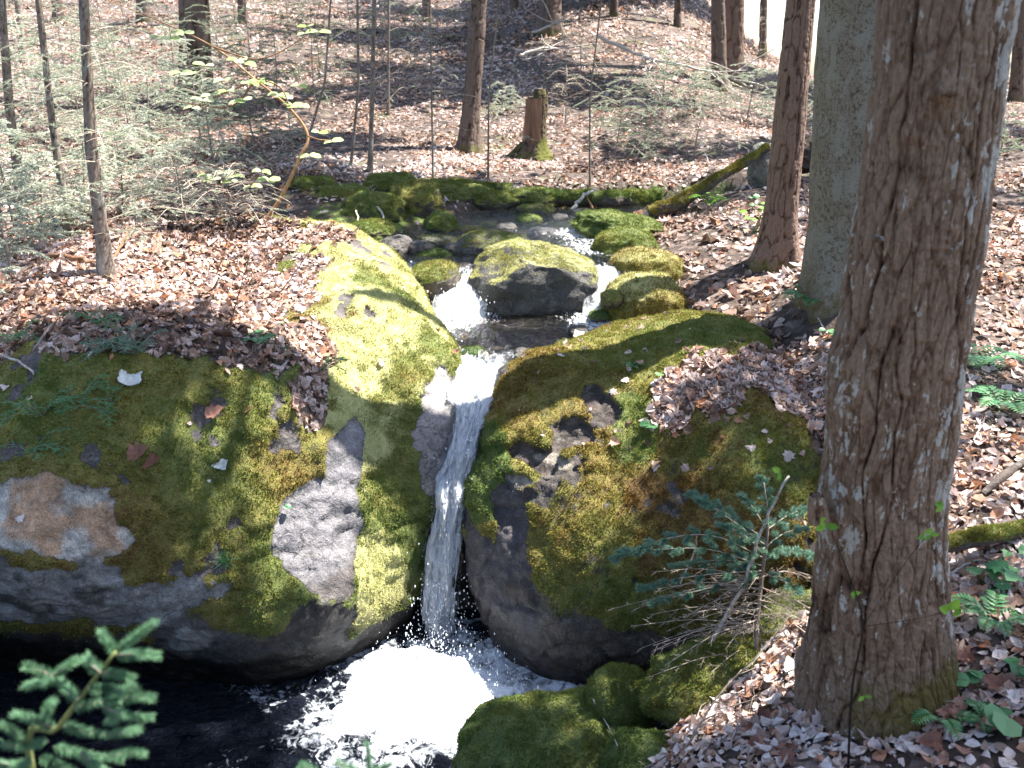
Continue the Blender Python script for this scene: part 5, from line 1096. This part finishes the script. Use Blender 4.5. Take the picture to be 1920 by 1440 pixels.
# blurred spruce tip in the near left corner
Yf = .98
tf = thing("spruce_sapling", "out of focus bright green spruce tip in the near left corner", "sapling", (-.62, .8, gz1(-.62, .8)))
tw, ndl = MB(), MB(); mt = MB()
A2 = lambda x, y, d=0: at(x, y, Yf + d)
stemp = [np.array([-.60, .82, gz1(-.6, .82)]), np.array([-.585, .86, .3]), A2(60, 1450), A2(110, 1365), A2(165, 1290), A2(217, 1222)]
tube(mt, curve(stemp, 24), np.linspace(.007, .002, 24), 8); obj("stem", mt, mat_simple("green twig", (.10, .13, .04), (.20, .22, .08), 60), tf)
KF = dict(nlen=.0135, dens=7000, nw=.0013, flat=.8, r=.0016)
def sh(*pts, **k): needle_shoot(tw, ndl, [A2(*p) for p in pts], **{**KF, **k})
for s_ in [[(217, 1222), (255, 1192), (290, 1166)], [(217, 1225), (203, 1205), (190, 1184)], [(217, 1228), (255, 1226), (298, 1230)], [(188, 1260), (220, 1264), (250, 1274)], [(188, 1262), (172, 1246), (160, 1230)],
           [(145, 1312), (120, 1285), (98, 1268)], [(98, 1268), (72, 1256), (48, 1250)], [(98, 1270), (125, 1250), (146, 1238)], [(98, 1275), (70, 1280), (48, 1288)], [(137, 1327), (180, 1318), (225, 1312)], [(225, 1312), (255, 1306), (286, 1311)],
           [(200, 1318), (225, 1295), (255, 1290)], [(190, 1322), (230, 1340), (285, 1345)], [(205, 1320), (215, 1345), (200, 1350)], [(105, 1367), (65, 1350), (24, 1339)], [(80, 1357), (90, 1330), (100, 1315)], [(115, 1360), (160, 1372), (205, 1378)],
           [(205, 1378), (235, 1372), (262, 1366)], [(90, 1390), (50, 1400), (5, 1395)], [(50, 1400), (30, 1375), (0, 1360)], [(100, 1400), (160, 1415), (230, 1425)], [(200, 1420), (240, 1412), (270, 1415)], [(60, 1430), (30, 1435), (0, 1430)], [(150, 1410), (170, 1430), (200, 1445)], [(75, 1420), (110, 1435), (140, 1450)], [(165, 1290), (200, 1290), (228, 1300)]]:
    sh(*[(a, b, random.uniform(-.03, .03)) for a, b in s_])
for s_ in [[(690, 1470), (692, 1440), (688, 1395)], [(690, 1455), (660, 1440), (630, 1430)], [(692, 1450), (715, 1440), (735, 1432)], [(600, 1452), (580, 1440), (562, 1436)]]: sh(*[(a, b, .05) for a, b in s_])
tube(tw, curve([A2(60, 1450), A2(380, 1560, .05), A2(600, 1500, .05), A2(690, 1470, .05)], 12), .002, 5)
obj("needles", ndl, M_fore, tf, smooth=False); obj("twigs", tw, M_twig, tf)

# hemlock boughs on the left saplings and young hemlocks
def boughs(rec_o, origin_fn, n, Lr, dens=900, tone=.5, green=.8, nlen=.014, nw=.0035, nside=12, mat=None, z_droop=-.25, names=("branches", "needles"), thick=.004, az=None, split=False):
    tw, ndl = MB(), MB()
    for i in range(n):
        if split: tw = MB()
        p, f = origin_fn(i / n); a = random.uniform(0, 6.283) if az is None else random.gauss(*az); L = Lr * (1.05 - .6 * f) * random.uniform(.6, 1.1)
        d = np.array([math.cos(a), math.sin(a), random.uniform(-.1, .25)]); e = p + d * L + [0, 0, z_droop * L * random.uniform(.4, 1)]
        spray(tw, ndl, [p, p + d * L * .5 + [0, 0, .03], e], nside, L * .35, nlen, dens, r=thick, nw=nw, flat=.2, droop=.2, sub=1, tone=tone, green=green)
        if split: obj('branch', tw, M_brush, rec_o)
    if not split: obj(names[0], tw, M_brush, rec_o)
    if ndl.n: obj(names[1], ndl, mat or M_hem, rec_o, smooth=False)
def along(rec, z0, z1): return lambda f: (rec['b'] + rec['dir'] * (z0 + (z1 - z0) * f), f)
boughs(s_main['o'], along(s_main, .25, 1.9), 18, .8, dens=420, green=.4, nside=12, nlen=.018, nw=.005)
boughs(s_2['o'], along(s_2, .15, 1.9), 20, .8, dens=500, green=.6, nside=12, nlen=.02, nw=.006)
boughs(s_3['o'], along(s_3, .1, 1.9), 22, .85, dens=500, green=.65, nside=12, nlen=.02, nw=.006)
for k_, sp_ in enumerate(saps[3:]): boughs(sp_['o'], along(sp_, .5, 3.0), 7, .7, dens=200, green=.12, nside=7, nlen=.02, nw=.006, thick=.003, split=True)
GH = "young hemlocks and brush"
def young(px, py, h, n, L, label, green=.8, tone=.5, Y=None, dens=480, nlen=.024, nw=.0075, name="young_hemlock"):
    b = hit(px, py); t = thing(name, label, "shrub", b, GH); mt = MB(); top = b + np.array([random.uniform(-.1, .1), random.uniform(-.1, .1), h])
    tube(mt, curve([b - [0, 0, .05], (b + top) / 2 + rng.normal(size=3) * .03, top], 8), np.linspace(.012, .003, 8), 5); obj("stem", mt, M_twig, t)
    boughs(t, lambda f: (b + (top - b) * (.12 + .85 * f), f), int(n * 1.7), L, dens, tone, green, nlen, nw)
young(70, 470, .75, 16, .55, "bright young hemlock in front of the saplings at the left edge", .95, .75)
young(20, 520, .5, 10, .4, "low young hemlock at the very left edge", .8, .7)
young(300, 360, 1.2, 16, .9, "pale twiggy hemlock behind the dark sapling", .55, .6)
young(410, 350, 1.1, 15, .8, "young hemlock left of the arching shrub's foot", .55, .6)
young(250, 300, 1.6, 16, 1.1, "taller open hemlock on the upper left slope", .6, .5)
young(120, 330, 1.3, 14, 1.0, "grey brush hemlock between the thin saplings", .45, .6)
young(480, 290, 1.3, 14, .9, "shaded young hemlock behind the arching shrub", .7, .15)
young(420, 215, 1.6, 14, 1.2, "young hemlock before the broad mossy trunk", .6, .4)
young(200, 200, 1.8, 14, 1.4, "open hemlock high on the upper left slope", .5, .6)
young(590, 200, 1.5, 11, 1.2, "dim hemlock right of the upper left slope's brush", .4, .1)
young(540, 60, 2.0, 12, 1.8, "dark hemlock near the top, left of centre", .8, .0, nlen=.03, nw=.01, dens=400)
young(820, 90, 2.0, 12, 1.7, "scraggly hemlock behind the brown trunk's left side", .4, .3, nlen=.03, nw=.008, dens=300)
young(1150, 300, .9, 14, .9, "grey straggly bush on leaves right of the stump", .35, .4)
young(1240, 225, 1.0, 12, 1.1, "low green grey bush before the far pair", .6, .5)
young(1400, 225, .8, 14, 1.2, "low pale bush left of the slender reddish trunk", .6, .6)
young(1300, 215, .7, 12, 1.1, "low pale bush at the far pair's feet", .6, .65)
young(1500, 240, .7, 10, .9, "low bush between the reddish and grey trunks", .6, .6)
young(940, 215, .5, 8, .6, "small bright bush right of the brown trunk", .8, .7)
young(1600 + 270, 300, .5, 8, .6, "low green bush beyond the big pine at right", .7, .4)
young(660, 70, 2.0, 10, 1.6, "thin grey hemlock near the top above the paired thin saplings", .25, .3, nlen=.03, nw=.008, dens=250)
young(1090, 140, 1.0, 10, 1.2, "thin brush on the sunny slope above the stump", .2, .5)

for i, (x_, y_, h_, n_, L_, l_) in enumerate([(600, 130, 1.8, 12, 1.5, "bare grey brush left of the paired thin saplings"), (700, 60, 2.2, 12, 1.8, "bare brush at the top behind the straight sapling"), (780, 190, 1.0, 10, 1.0, "bare brush beside the bright leaf patch"), (440, 40, 2.4, 13, 2.0, "tangled bare brush at the top above the broad trunk"), (250, 110, 2.0, 14, 1.8, "tangled pale brush on the upper left slope"), (130, 180, 1.6, 14, 1.5, "tangled pale brush behind the thin saplings"), (560, 330, .7, 10, .7, "bare brush at the arching shrub's foot"), (1060, 230, .8, 10, .9, "bare brush just right of the stump"), (1180, 180, 1.2, 11, 1.3, "bare grey brush before the bleached branch"), (1420, 120, 1.4, 10, 1.4, "bare brush right of the far pair"), (880, 60, 1.8, 10, 1.6, "bare brush behind the brown trunk's top"), (1300, 300, .6, 10, .8, "bare brush above the leaning log"), (350, 420, .5, 12, .6, "brown twig tangle at the boulder's back rim"), (450, 425, .45, 12, .6, "brown twig tangle at the arching shrub's base")]): young(x_, y_, h_, n_, L_, l_, .06, .5, name="bare_brush")
for a in [(30, 440, 1.0, 16, .8, "whitish hemlock leaning in from the left edge", .8, .9), (160, 420, .9, 14, .7, "pale hemlock behind the two thin saplings", .7, .8), (340, 410, .7, 14, .7, "low pale brush along the back rim of the left boulder", .6, .8), (230, 400, .8, 14, .8, "silvery brush just behind the dark sapling", .6, .85), (380, 290, 1.4, 16, 1.0, "pale hemlock filling the slope left of the arching shrub", .65, .8), (160, 270, 1.5, 16, 1.2, "pale hemlock filling the upper left slope", .65, .8), (330, 190, 1.5, 14, 1.3, "sunlit hemlock spray before the broad mossy trunk's left side", .7, .85), (520, 200, 1.4, 12, 1.2, "dull hemlock right of the broad mossy trunk", .5, .3), (60, 230, 1.6, 14, 1.2, "bright hemlock behind the leaning sapling", .6, .9), (720, 140, 1.6, 12, 1.5, "grey hemlock between the straight sapling and the brown trunk", .4, .3), (470, 120, 2.0, 12, 1.6, "grey green hemlock high above the arching shrub", .5, .4), (1210, 290, .6, 12, .9, "straggly low bush on the leaves behind the long green log", .35, .5)]: young(*a)
# arching shrub (pale opposite leaves)
hb = hit(490, 420); th = thing("arching_shrub", "arching tan shrub with pale paired leaves behind the left boulder", "shrub", hb)
YH = hb[1] + .05; q = lambda x, y, d=0: at(x, y, YH + d)
stems = [[(495, 418), (528, 368), (560, 300), (577, 255), (545, 205), (480, 150), (400, 88), (300, 40), (190, -5)], [(497, 420), (470, 405), (440, 385), (400, 345)], [(470, 405), (455, 370), (475, 340), (497, 318)], [(440, 385), (420, 350), (390, 345)], [(577, 255), (600, 262), (625, 262)], [(480, 150), (430, 200), (330, 190)], [(545, 205), (520, 160), (440, 140)], [(420, 400), (405, 370), (402, 345)], [(400, 88), (470, 110), (520, 100), (575, 66)], [(480, 150), (420, 175), (350, 205)]]
lv = MB()
for s_ in stems:
    m_ = MB(); n_ = 6 * len(s_); c = curve([q(a, b, .05 * i) for i, (a, b) in enumerate(s_)], n_); tube(m_, c, np.linspace(.016 if len(s_) > 5 else .007, .003, n_), 6); obj("stem", m_, M_twigb if len(s_) < 5 else mat_simple("tan stem", (.20, .11, .05), (.40, .24, .12), 30), th)
for (x, y) in [(340, 135), (352, 140), (385, 122), (395, 178), (420, 148), (445, 112), (458, 118), (470, 155), (482, 150), (498, 155), (522, 178), (533, 182), (548, 196), (560, 200), (445, 190), (455, 186), (598, 248), (622, 265), (560, 160), (572, 62), (598, 60), (575, 50), (400, 335), (420, 322), (432, 340), (440, 330), (385, 330), (490, 320), (500, 338), (470, 350), (330, 60), (318, 72), (220, 250), (222, 262), (580, 290), (360, 200), (380, 188), (425, 170), (345, 60), (300, 70), (505, 335)]:
    for sg in (-1, 1):
        p = q(x, y, .15 * random.uniform(-1, 1)); leaves(lv, p, (sg * 1.0, random.uniform(-.6, .3), random.uniform(-.3, .2)), (0, -.4, 1), random.uniform(.055, .09), LEAF_ROUND, .85, random.uniform(-.3, .1), .15, rnd=random.random())
obj("leaves", lv, M_shrub, th, smooth=False)

# seedling with bright leaf buds in front of the big pine
tb = thing("leafing_seedling", "thin dark seedling with lime green buds in front of the big pine's bark", "seedling", at(1590, 1440, 1.98)); m_ = MB(); lv = MB()
QB = lambda x, y, d=0: at(x, y, 1.98 + d)
tube(m_, curve([QB(1590, 1445), QB(1598, 1290), QB(1618, 1175), QB(1600, 1100, -.02), QB(1560, 1000, -.03)], 18), np.linspace(.004, .001, 18), 5)
tube(m_, curve([QB(1618, 1175), QB(1680, 1080, .0), QB(1732, 1010, .02)], 10), .001, 4); tube(m_, curve([QB(1618, 1175), QB(1720, 1160), QB(1780, 1145)], 10), .001, 4)
for (x, y, s_) in [(1620, 1305, .022), (1596, 1112, .025), (1548, 985, .034), (1538, 975, .02), (1733, 1000, .026), (1745, 1003, .022), (1780, 1142, .05), (1800, 1150, .035), (1768, 945, .03), (1462, 885, .03), (1560, 745, .0)]:
    if s_: 
        for k in range(2): leaves(lv, QB(x, y), (random.uniform(-1, 1), -.2, random.uniform(-.8, .9)), (random.uniform(-.5, .5), -1, .3), s_, LEAF_OVAL, .7, .2, .3, rnd=random.random())
obj("stem", m_, M_dark, tb); obj("leaves", lv, M_green, tb, smooth=False)

# herbs and ferns
GF_ = "small green plants on the forest floor"
def fern(px, py, label, n=7, L=.16, mat=None, p=None, az=None):
    b = hit(px, py) if p is None else p; t = thing("fern", label, "fern", b, GF_); m_ = MB(); lv = MB()
    for k in range(n):
        a = k / n * 6.283 + random.uniform(-.3, .3); l = L * random.uniform(.7, 1.1); d = np.array([math.cos(a), math.sin(a), .6]); c = curve([b, b + d * l * .5 + [0, 0, .1 * l], b + d * l * [1, 1, .55]], 14); tube(m_, c, .0012, 3, cap=False)
        ax = unit(np.gradient(c, axis=0)); sd = unit(np.cross(ax, [0, 0, 1.]))
        for sg in (-1, 1):
            ln = l * .26 * np.sin(np.linspace(.25, 3.0, 14)) + .004
            leaves(lv, c, sd * sg + ax * .5, (0, -.15, 1), ln, LSIMPLE, .5, -.1, 0, rnd=rng.random(14))
    obj("stalks", m_, M_green, t); obj("fronds", lv, mat or M_herb, t, smooth=False)
def herb(px, py, label, n=5, s=.05, h=.08, tm=LEAF_ROUND, mat=None, sp=.06):
    b = hit(px, py); t = thing("leafy_seedling", label, "herb", b, GF_); m_ = MB(); lv = MB()
    for k in range(n):
        a = random.uniform(0, 6.283); e = b + np.array([math.cos(a) * sp * random.uniform(.2, 1), math.sin(a) * sp * random.uniform(.2, 1), h * random.uniform(.5, 1.2)]); tube(m_, curve([b, (b + e) / 2 + [0, 0, .01], e], 5), .0011, 3, cap=False)
        leaves(lv, e - np.array([math.cos(a), math.sin(a), 0]) * s * .3, (math.cos(a), math.sin(a), random.uniform(-.2, .1)), (random.uniform(-.2, .2), -.45, 1), s * random.uniform(.7, 1.15), tm, 1.0, -.15, .12, rnd=random.random())
    obj("stalks", m_, M_green, t); obj("leaves", lv, mat or M_herb, t, smooth=False)
fern(1760, 1350, "fern beside the big pine's foot near the bottom edge", 7, .12); fern(1862, 1170, "loose fern right of the big pine below the mossy log", 8, .15); fern(1850, 1360, "small fern among curled leaves in the lower right corner", 6, .09)
fern(1830, 690, "fern on the shaded bank right of the big pine trunk", 8, .24); fern(1880, 770, "fern at the right edge above the mossy log", 7, .18); fern(1530, 580, "dark green fern at the thick grey trunk's foot", 9, .26); fern(1330, 385, "bright lime fern beside the leaning mossy log", 8, .24, M_green)
fern(485, 645, "small pale fern at the edge of the leaf carpet on the left boulder", 8, .13); fern(1190, 690, "tiny fern on the right boulder's crest", 5, .06)
herb(1882, 1365, "large round leaved herb in the lower right corner", 3, .075, .06); herb(1835, 1300, "round leaved herb above the corner one", 3, .05, .06); herb(1900, 1262, "round leaved herb at the right edge", 4, .06, .07); herb(1895, 1095, "jagged leaved herb at the right edge under the mossy log", 5, .07, .06, LEAF_MAPLE)
herb(1900, 1045, "small herb at the right edge on top of the mossy log", 3, .05, .05, LEAF_MAPLE); herb(1850, 1110, "small jagged herb below the mossy log", 3, .05, .05, LEAF_MAPLE); herb(1242, 705, "single round leaf herb on the right boulder's leaves", 1, .06, .04)
herb(1418, 440, "bright seedling left of the slender reddish trunk", 7, .07, .18, LEAF_OVAL, M_green, .12); herb(1400, 395, "bluish seedling under the hanging root lump", 6, .06, .12, LEAF_OVAL, None, .12); herb(1440, 420, "lime seedling touching the slender reddish trunk", 5, .06, .2, LEAF_OVAL, M_green, .1)
herb(520, 958, "tiny pale leaf pair on the mossy face beside the grey slab", 2, .045, .02); herb(1225, 800, "pale leaf patch on the right boulder's moss", 4, .05, .02); herb(1545, 700 - 60, "small green seedling near the grey trunk", 4, .05, .08, LEAF_OVAL)
for i, (x, y, n_, l) in enumerate([(200, 655, 9, "blue green seedling clump on the left boulder's brow"), (255, 665, 8, "right half of the seedling clump on the boulder's brow"), (185, 610, 7, "bright seedling at the top of the green clump"), (150, 760, 8, "leafy clump on the mossy face below the brow"), (80, 780, 8, "leafy clump near the left edge over the pale rock"), (40, 640, 7, "seedlings at the left edge of the leaf carpet"), (205, 775, 6, "hanging leafy spray on the mossy face"), (60, 850, 6, "lowest leafy clump just above the pale rock"), (600, 700, 4, "small seedling at the lit moss edge")]):
    b = hit(x, y); t = thing("fir_seedling", l, "seedling", b, GF_); tw, ndl = MB(), MB()
    for k in range(n_):
        a = random.uniform(0, 6.283); L = random.uniform(.12, .22); d = np.array([math.cos(a), math.sin(a) * .7 - .3, random.uniform(.2, .8)]); e = b + d * L
        spray(tw, ndl, [b, b + d * L * .5 + [0, 0, .02], e + [0, 0, -.03]], 8, .07, .012, 700, r=.0018, nw=.004, flat=.15, tone=.55)
    obj("twigs", tw, M_twig, t); obj("needles", ndl, M_spruce if i in (0, 1) else M_herb, t, smooth=False)
# grass tuft on the mossy face
b = hit(424, 1050); mg = MB(); n_ = 70; d = unit(np.stack([rng.normal(size=n_) * .6, -.5 + rng.normal(size=n_) * .3, rng.random(n_) * 1.2], -1)); spikes(mg, b + rng.normal(size=(n_, 3)) * .012, d, .08, .004, rnd=rng.random(n_)); o = obj("grass_tuft", mg, M_herb, loc=b, smooth=False); tag(o, "small grass tuft growing on the mossy face left of the slab", "grass tuft")
# scraps of white birch bark
def scrap(px, py, s, label, up=(0, -.8, .6)):
    b = hit(px, py); n = 20; u_ = np.linspace(-1, 1, n); U, V_ = np.meshgrid(u_, u_); nn = unit(np.array(up)); a = unit(np.cross([0.2, 0, 1.], nn)); c_ = np.cross(nn, a)
    rr = 1 + .25 * fbm(np.stack([U.ravel(), V_.ravel(), 0 * U.ravel() + px], -1), 1.6, 3, 5).reshape(U.shape)
    P = b + nn * .012 + (a[None, None] * (U * rr)[..., None] * s * 1.1 + c_[None, None] * (V_ * rr)[..., None] * s * .8) + nn[None, None] * (s * .5 * (U ** 2))[..., None]
    m_ = MB(); m_.add(P.reshape(-1, 3), grid_faces(n, n)); m_.add(P.reshape(-1, 3) - nn * .003, grid_faces(n, n)[:, ::-1]); o = obj("bark_scrap", m_, M_scrap, loc=b); tag(o, label, "bark")
M_scrap = mat_simple("birch bark", (.40, .40, .37), (.72, .73, .70), 35)
scrap(415, 870, .032, "pale scrap of birch bark stuck on the mossy face"); scrap(245, 712, .045, "crumpled whitish bark scrap at the boulder's brow", (.3, -.6, .8)); scrap(1492, 1258, .04, "sunlit white bark scrap at the big pine's left foot", (0, -.5, .9)); scrap(1085, 628, .03, "small pale scrap at the edge of the amber shallows")
scrap(1290, 1392, .014, "tiny white chip among the mossy stones near the bottom edge", (0, -.5, .9))
# ------------------------------------------------------------------ crowns above the view (unseen clumps, placed to throw the dappled shade)
# gaps kept clear for the sun in the crowns, named by where their light lands: (point, radius)
OPEN = [(hit(640, 560), .42), (hit(640, 470), .42), (hit(690, 700), .34), (hit(560, 480), .5), (hit(430, 500), .5), (hit(300, 470), .45), (hit(300, 540), .4), (hit(660, 640), .40), (hit(150, 530), .4), (hit(730, 820), .2), (hit(400, 450), .5), (hit(760, 600), .3), (hit(60, 580), .3),
        (atz(770, 1300, POOLZ), .30), (atz(690, 1290, POOLZ), .22), (atz(800, 1250, POOLZ), .25), (at(850, 930, 4.3), .22), (at(870, 830, 4.5), .2), (at(830, 1080, 4.2), .18),
        (atz(860, 570, .35), .25), (atz(880, 640, .2), .3), (atz(1050, 630, .2), .25), (at(960, 480, 6.3), .3), (at(1050, 470, 6.5), .25), (atz(1060, 430, .55), .35), (atz(900, 700, .1), .2),
        (hit(870, 230), 1.2), (hit(960, 260), .8), (hit(760, 300), .6), (hit(560, 130), .8), (hit(1230, 130), 1.6), (hit(1330, 220), 1.2), (hit(1420, 200), 1.0), (hit(1130, 330), .7), (hit(1300, 330), .8), (hit(1200, 60), 2.0), (hit(1400, 60), 2.2), (hit(90, 110), 2.2), (hit(60, 420), .7), (hit(300, 260), 1.0), (hit(420, 150), 1.0), (hit(230, 330), .8),
        (hit(1210, 500), .30), (hit(1200, 560), .3), (hit(1330, 520), .45), (hit(1400, 560), .35), (hit(1280, 450), .3), (hit(1160, 420), .4), (hit(1180, 640), .2), (hit(1030, 700), .2), (hit(1480, 560), .3), (hit(1850, 560), .5), (hit(1870, 440), .6), (hit(1830, 900), .28), (hit(1880, 640), .35), (hit(1890, 880), .3), (hit(1900, 330), .6), (hit(1490, 1250), .13), (hit(1420, 1225), .12), (at(960, 900, 4.2), .10), (at(1040, 870, 4.2), .10), (at(1180, 800, 4.4), .10), (at(640, 1150, 3.9), .12), (hit(1290, 620), .12)]
for px_ in range(575, 850, 34):
    for py_ in range(430, 860, 34):
        lim = 600 + (py_ - 420) * .9 + 40 if py_ < 620 else 860
        if px_ < min(lim + 60, 850): OPEN.append((hit(px_, py_), .26))
for t_ in np.linspace(0, 1, 9): OPEN.append((at(888 - 66 * t_, 790 + 420 * t_, 4.6 - .36 * t_), .26))
for px_, py_ in [(640, 1310), (700, 1340), (780, 1370), (850, 1330), (720, 1250), (870, 1290)]: OPEN.append((atz(px_, py_, POOLZ), .26))
OP = np.array([p for p, r in OPEN]); OR = np.array([r for p, r in OPEN])
dots = np.array([t['b'][:2] + t['dir'][:2] * 6 for t in tree_list if t['H'] >= 6 and t['o']['category'] == 'tree'])
owners = [t for t in tree_list if t['H'] >= 6 and t['o']['category'] == 'tree']
shade_crowns = [(MB(), MB()) for _ in owners]
N = 4200; got = 0
for i in range(N):
    zc = random.uniform(6.2, 10.5); gx_, gy_ = random.uniform(-5.5, 7.5), 2.0 + 30 * random.random() ** 1.35
    if abs(gx_) > gy_ * .75 + 1.6: continue
    gzv = .6 if gy_ < 9 else .6 + (gy_ - 9) * .1
    c = np.array([gx_, gy_, gzv]) + SUN * ((zc + (gzv - .6) * 1.0 - gzv) / SUN[2])
    # does its shadow fall on an open patch?
    rel = c[None] - OP; tt_ = rel @ SUN; dist_ = np.linalg.norm(rel - tt_[:, None] * SUN, axis=1)
    rad = .36 if gy_ < 9 else .7
    if (dist_ < OR + rad * .8).any(): continue
    if gy_ > 9 and fbm(np.array([[gx_, gy_, 3.]]), .35, 2, 5)[0] > .24: continue
    k = int(np.argmin(np.hypot(*(dots - c[:2]).T))); tr = owners[k]; got += 1
    m = 46 if gy_ < 9 else 40; pts = c + rng.normal(size=(m, 3)) * np.array([rad * .5, rad * .5, rad * .22]); d = rng.normal(size=(m, 3)); d[:, 2] *= .4
    leaves(shade_crowns[k][0], pts, d, rng.normal(size=(m, 3)) * .5 + [0, 0, 1], rad * .42 * (.6 + .6 * rng.random(m)), LSIMPLE, .75, .1, .1, rnd=rng.random(m))
    if got % 3 == 0 and np.hypot(*(tr['b'][:2] + tr['dir'][:2] * 5 - c[:2])) < 4.5:
        zt = max(min(c[2] - .6, tr['H'] + tr['b'][2] - .5), 5.0); s0 = tr['b'] + tr['dir'] * (zt - tr['b'][2])
        seg = s0 + (c - s0) * np.linspace(0, 1, 9)[:, None]; rl = seg[:, None] - OP[None]; dd_ = np.linalg.norm(rl - (rl @ SUN)[..., None] * SUN, axis=-1)
        if (dd_ < OR[None] * .9).any(): continue
        tube(shade_crowns[k][1], curve([s0, (s0 + c) / 2 + [0, 0, .35], c], 6), np.linspace(.022, .006, 6), 4, cap=False)
for (lm, tm_), tr in zip(shade_crowns, owners):
    if lm.n: obj("crown", lm, M_shade_canopy, tr['o'], smooth=False)  # added clumps positioned by their shadows, hung on the nearest visible tree
    if tm_.n: obj("limbs", tm_, M_dark, tr['o'])
print("crown clumps", got)
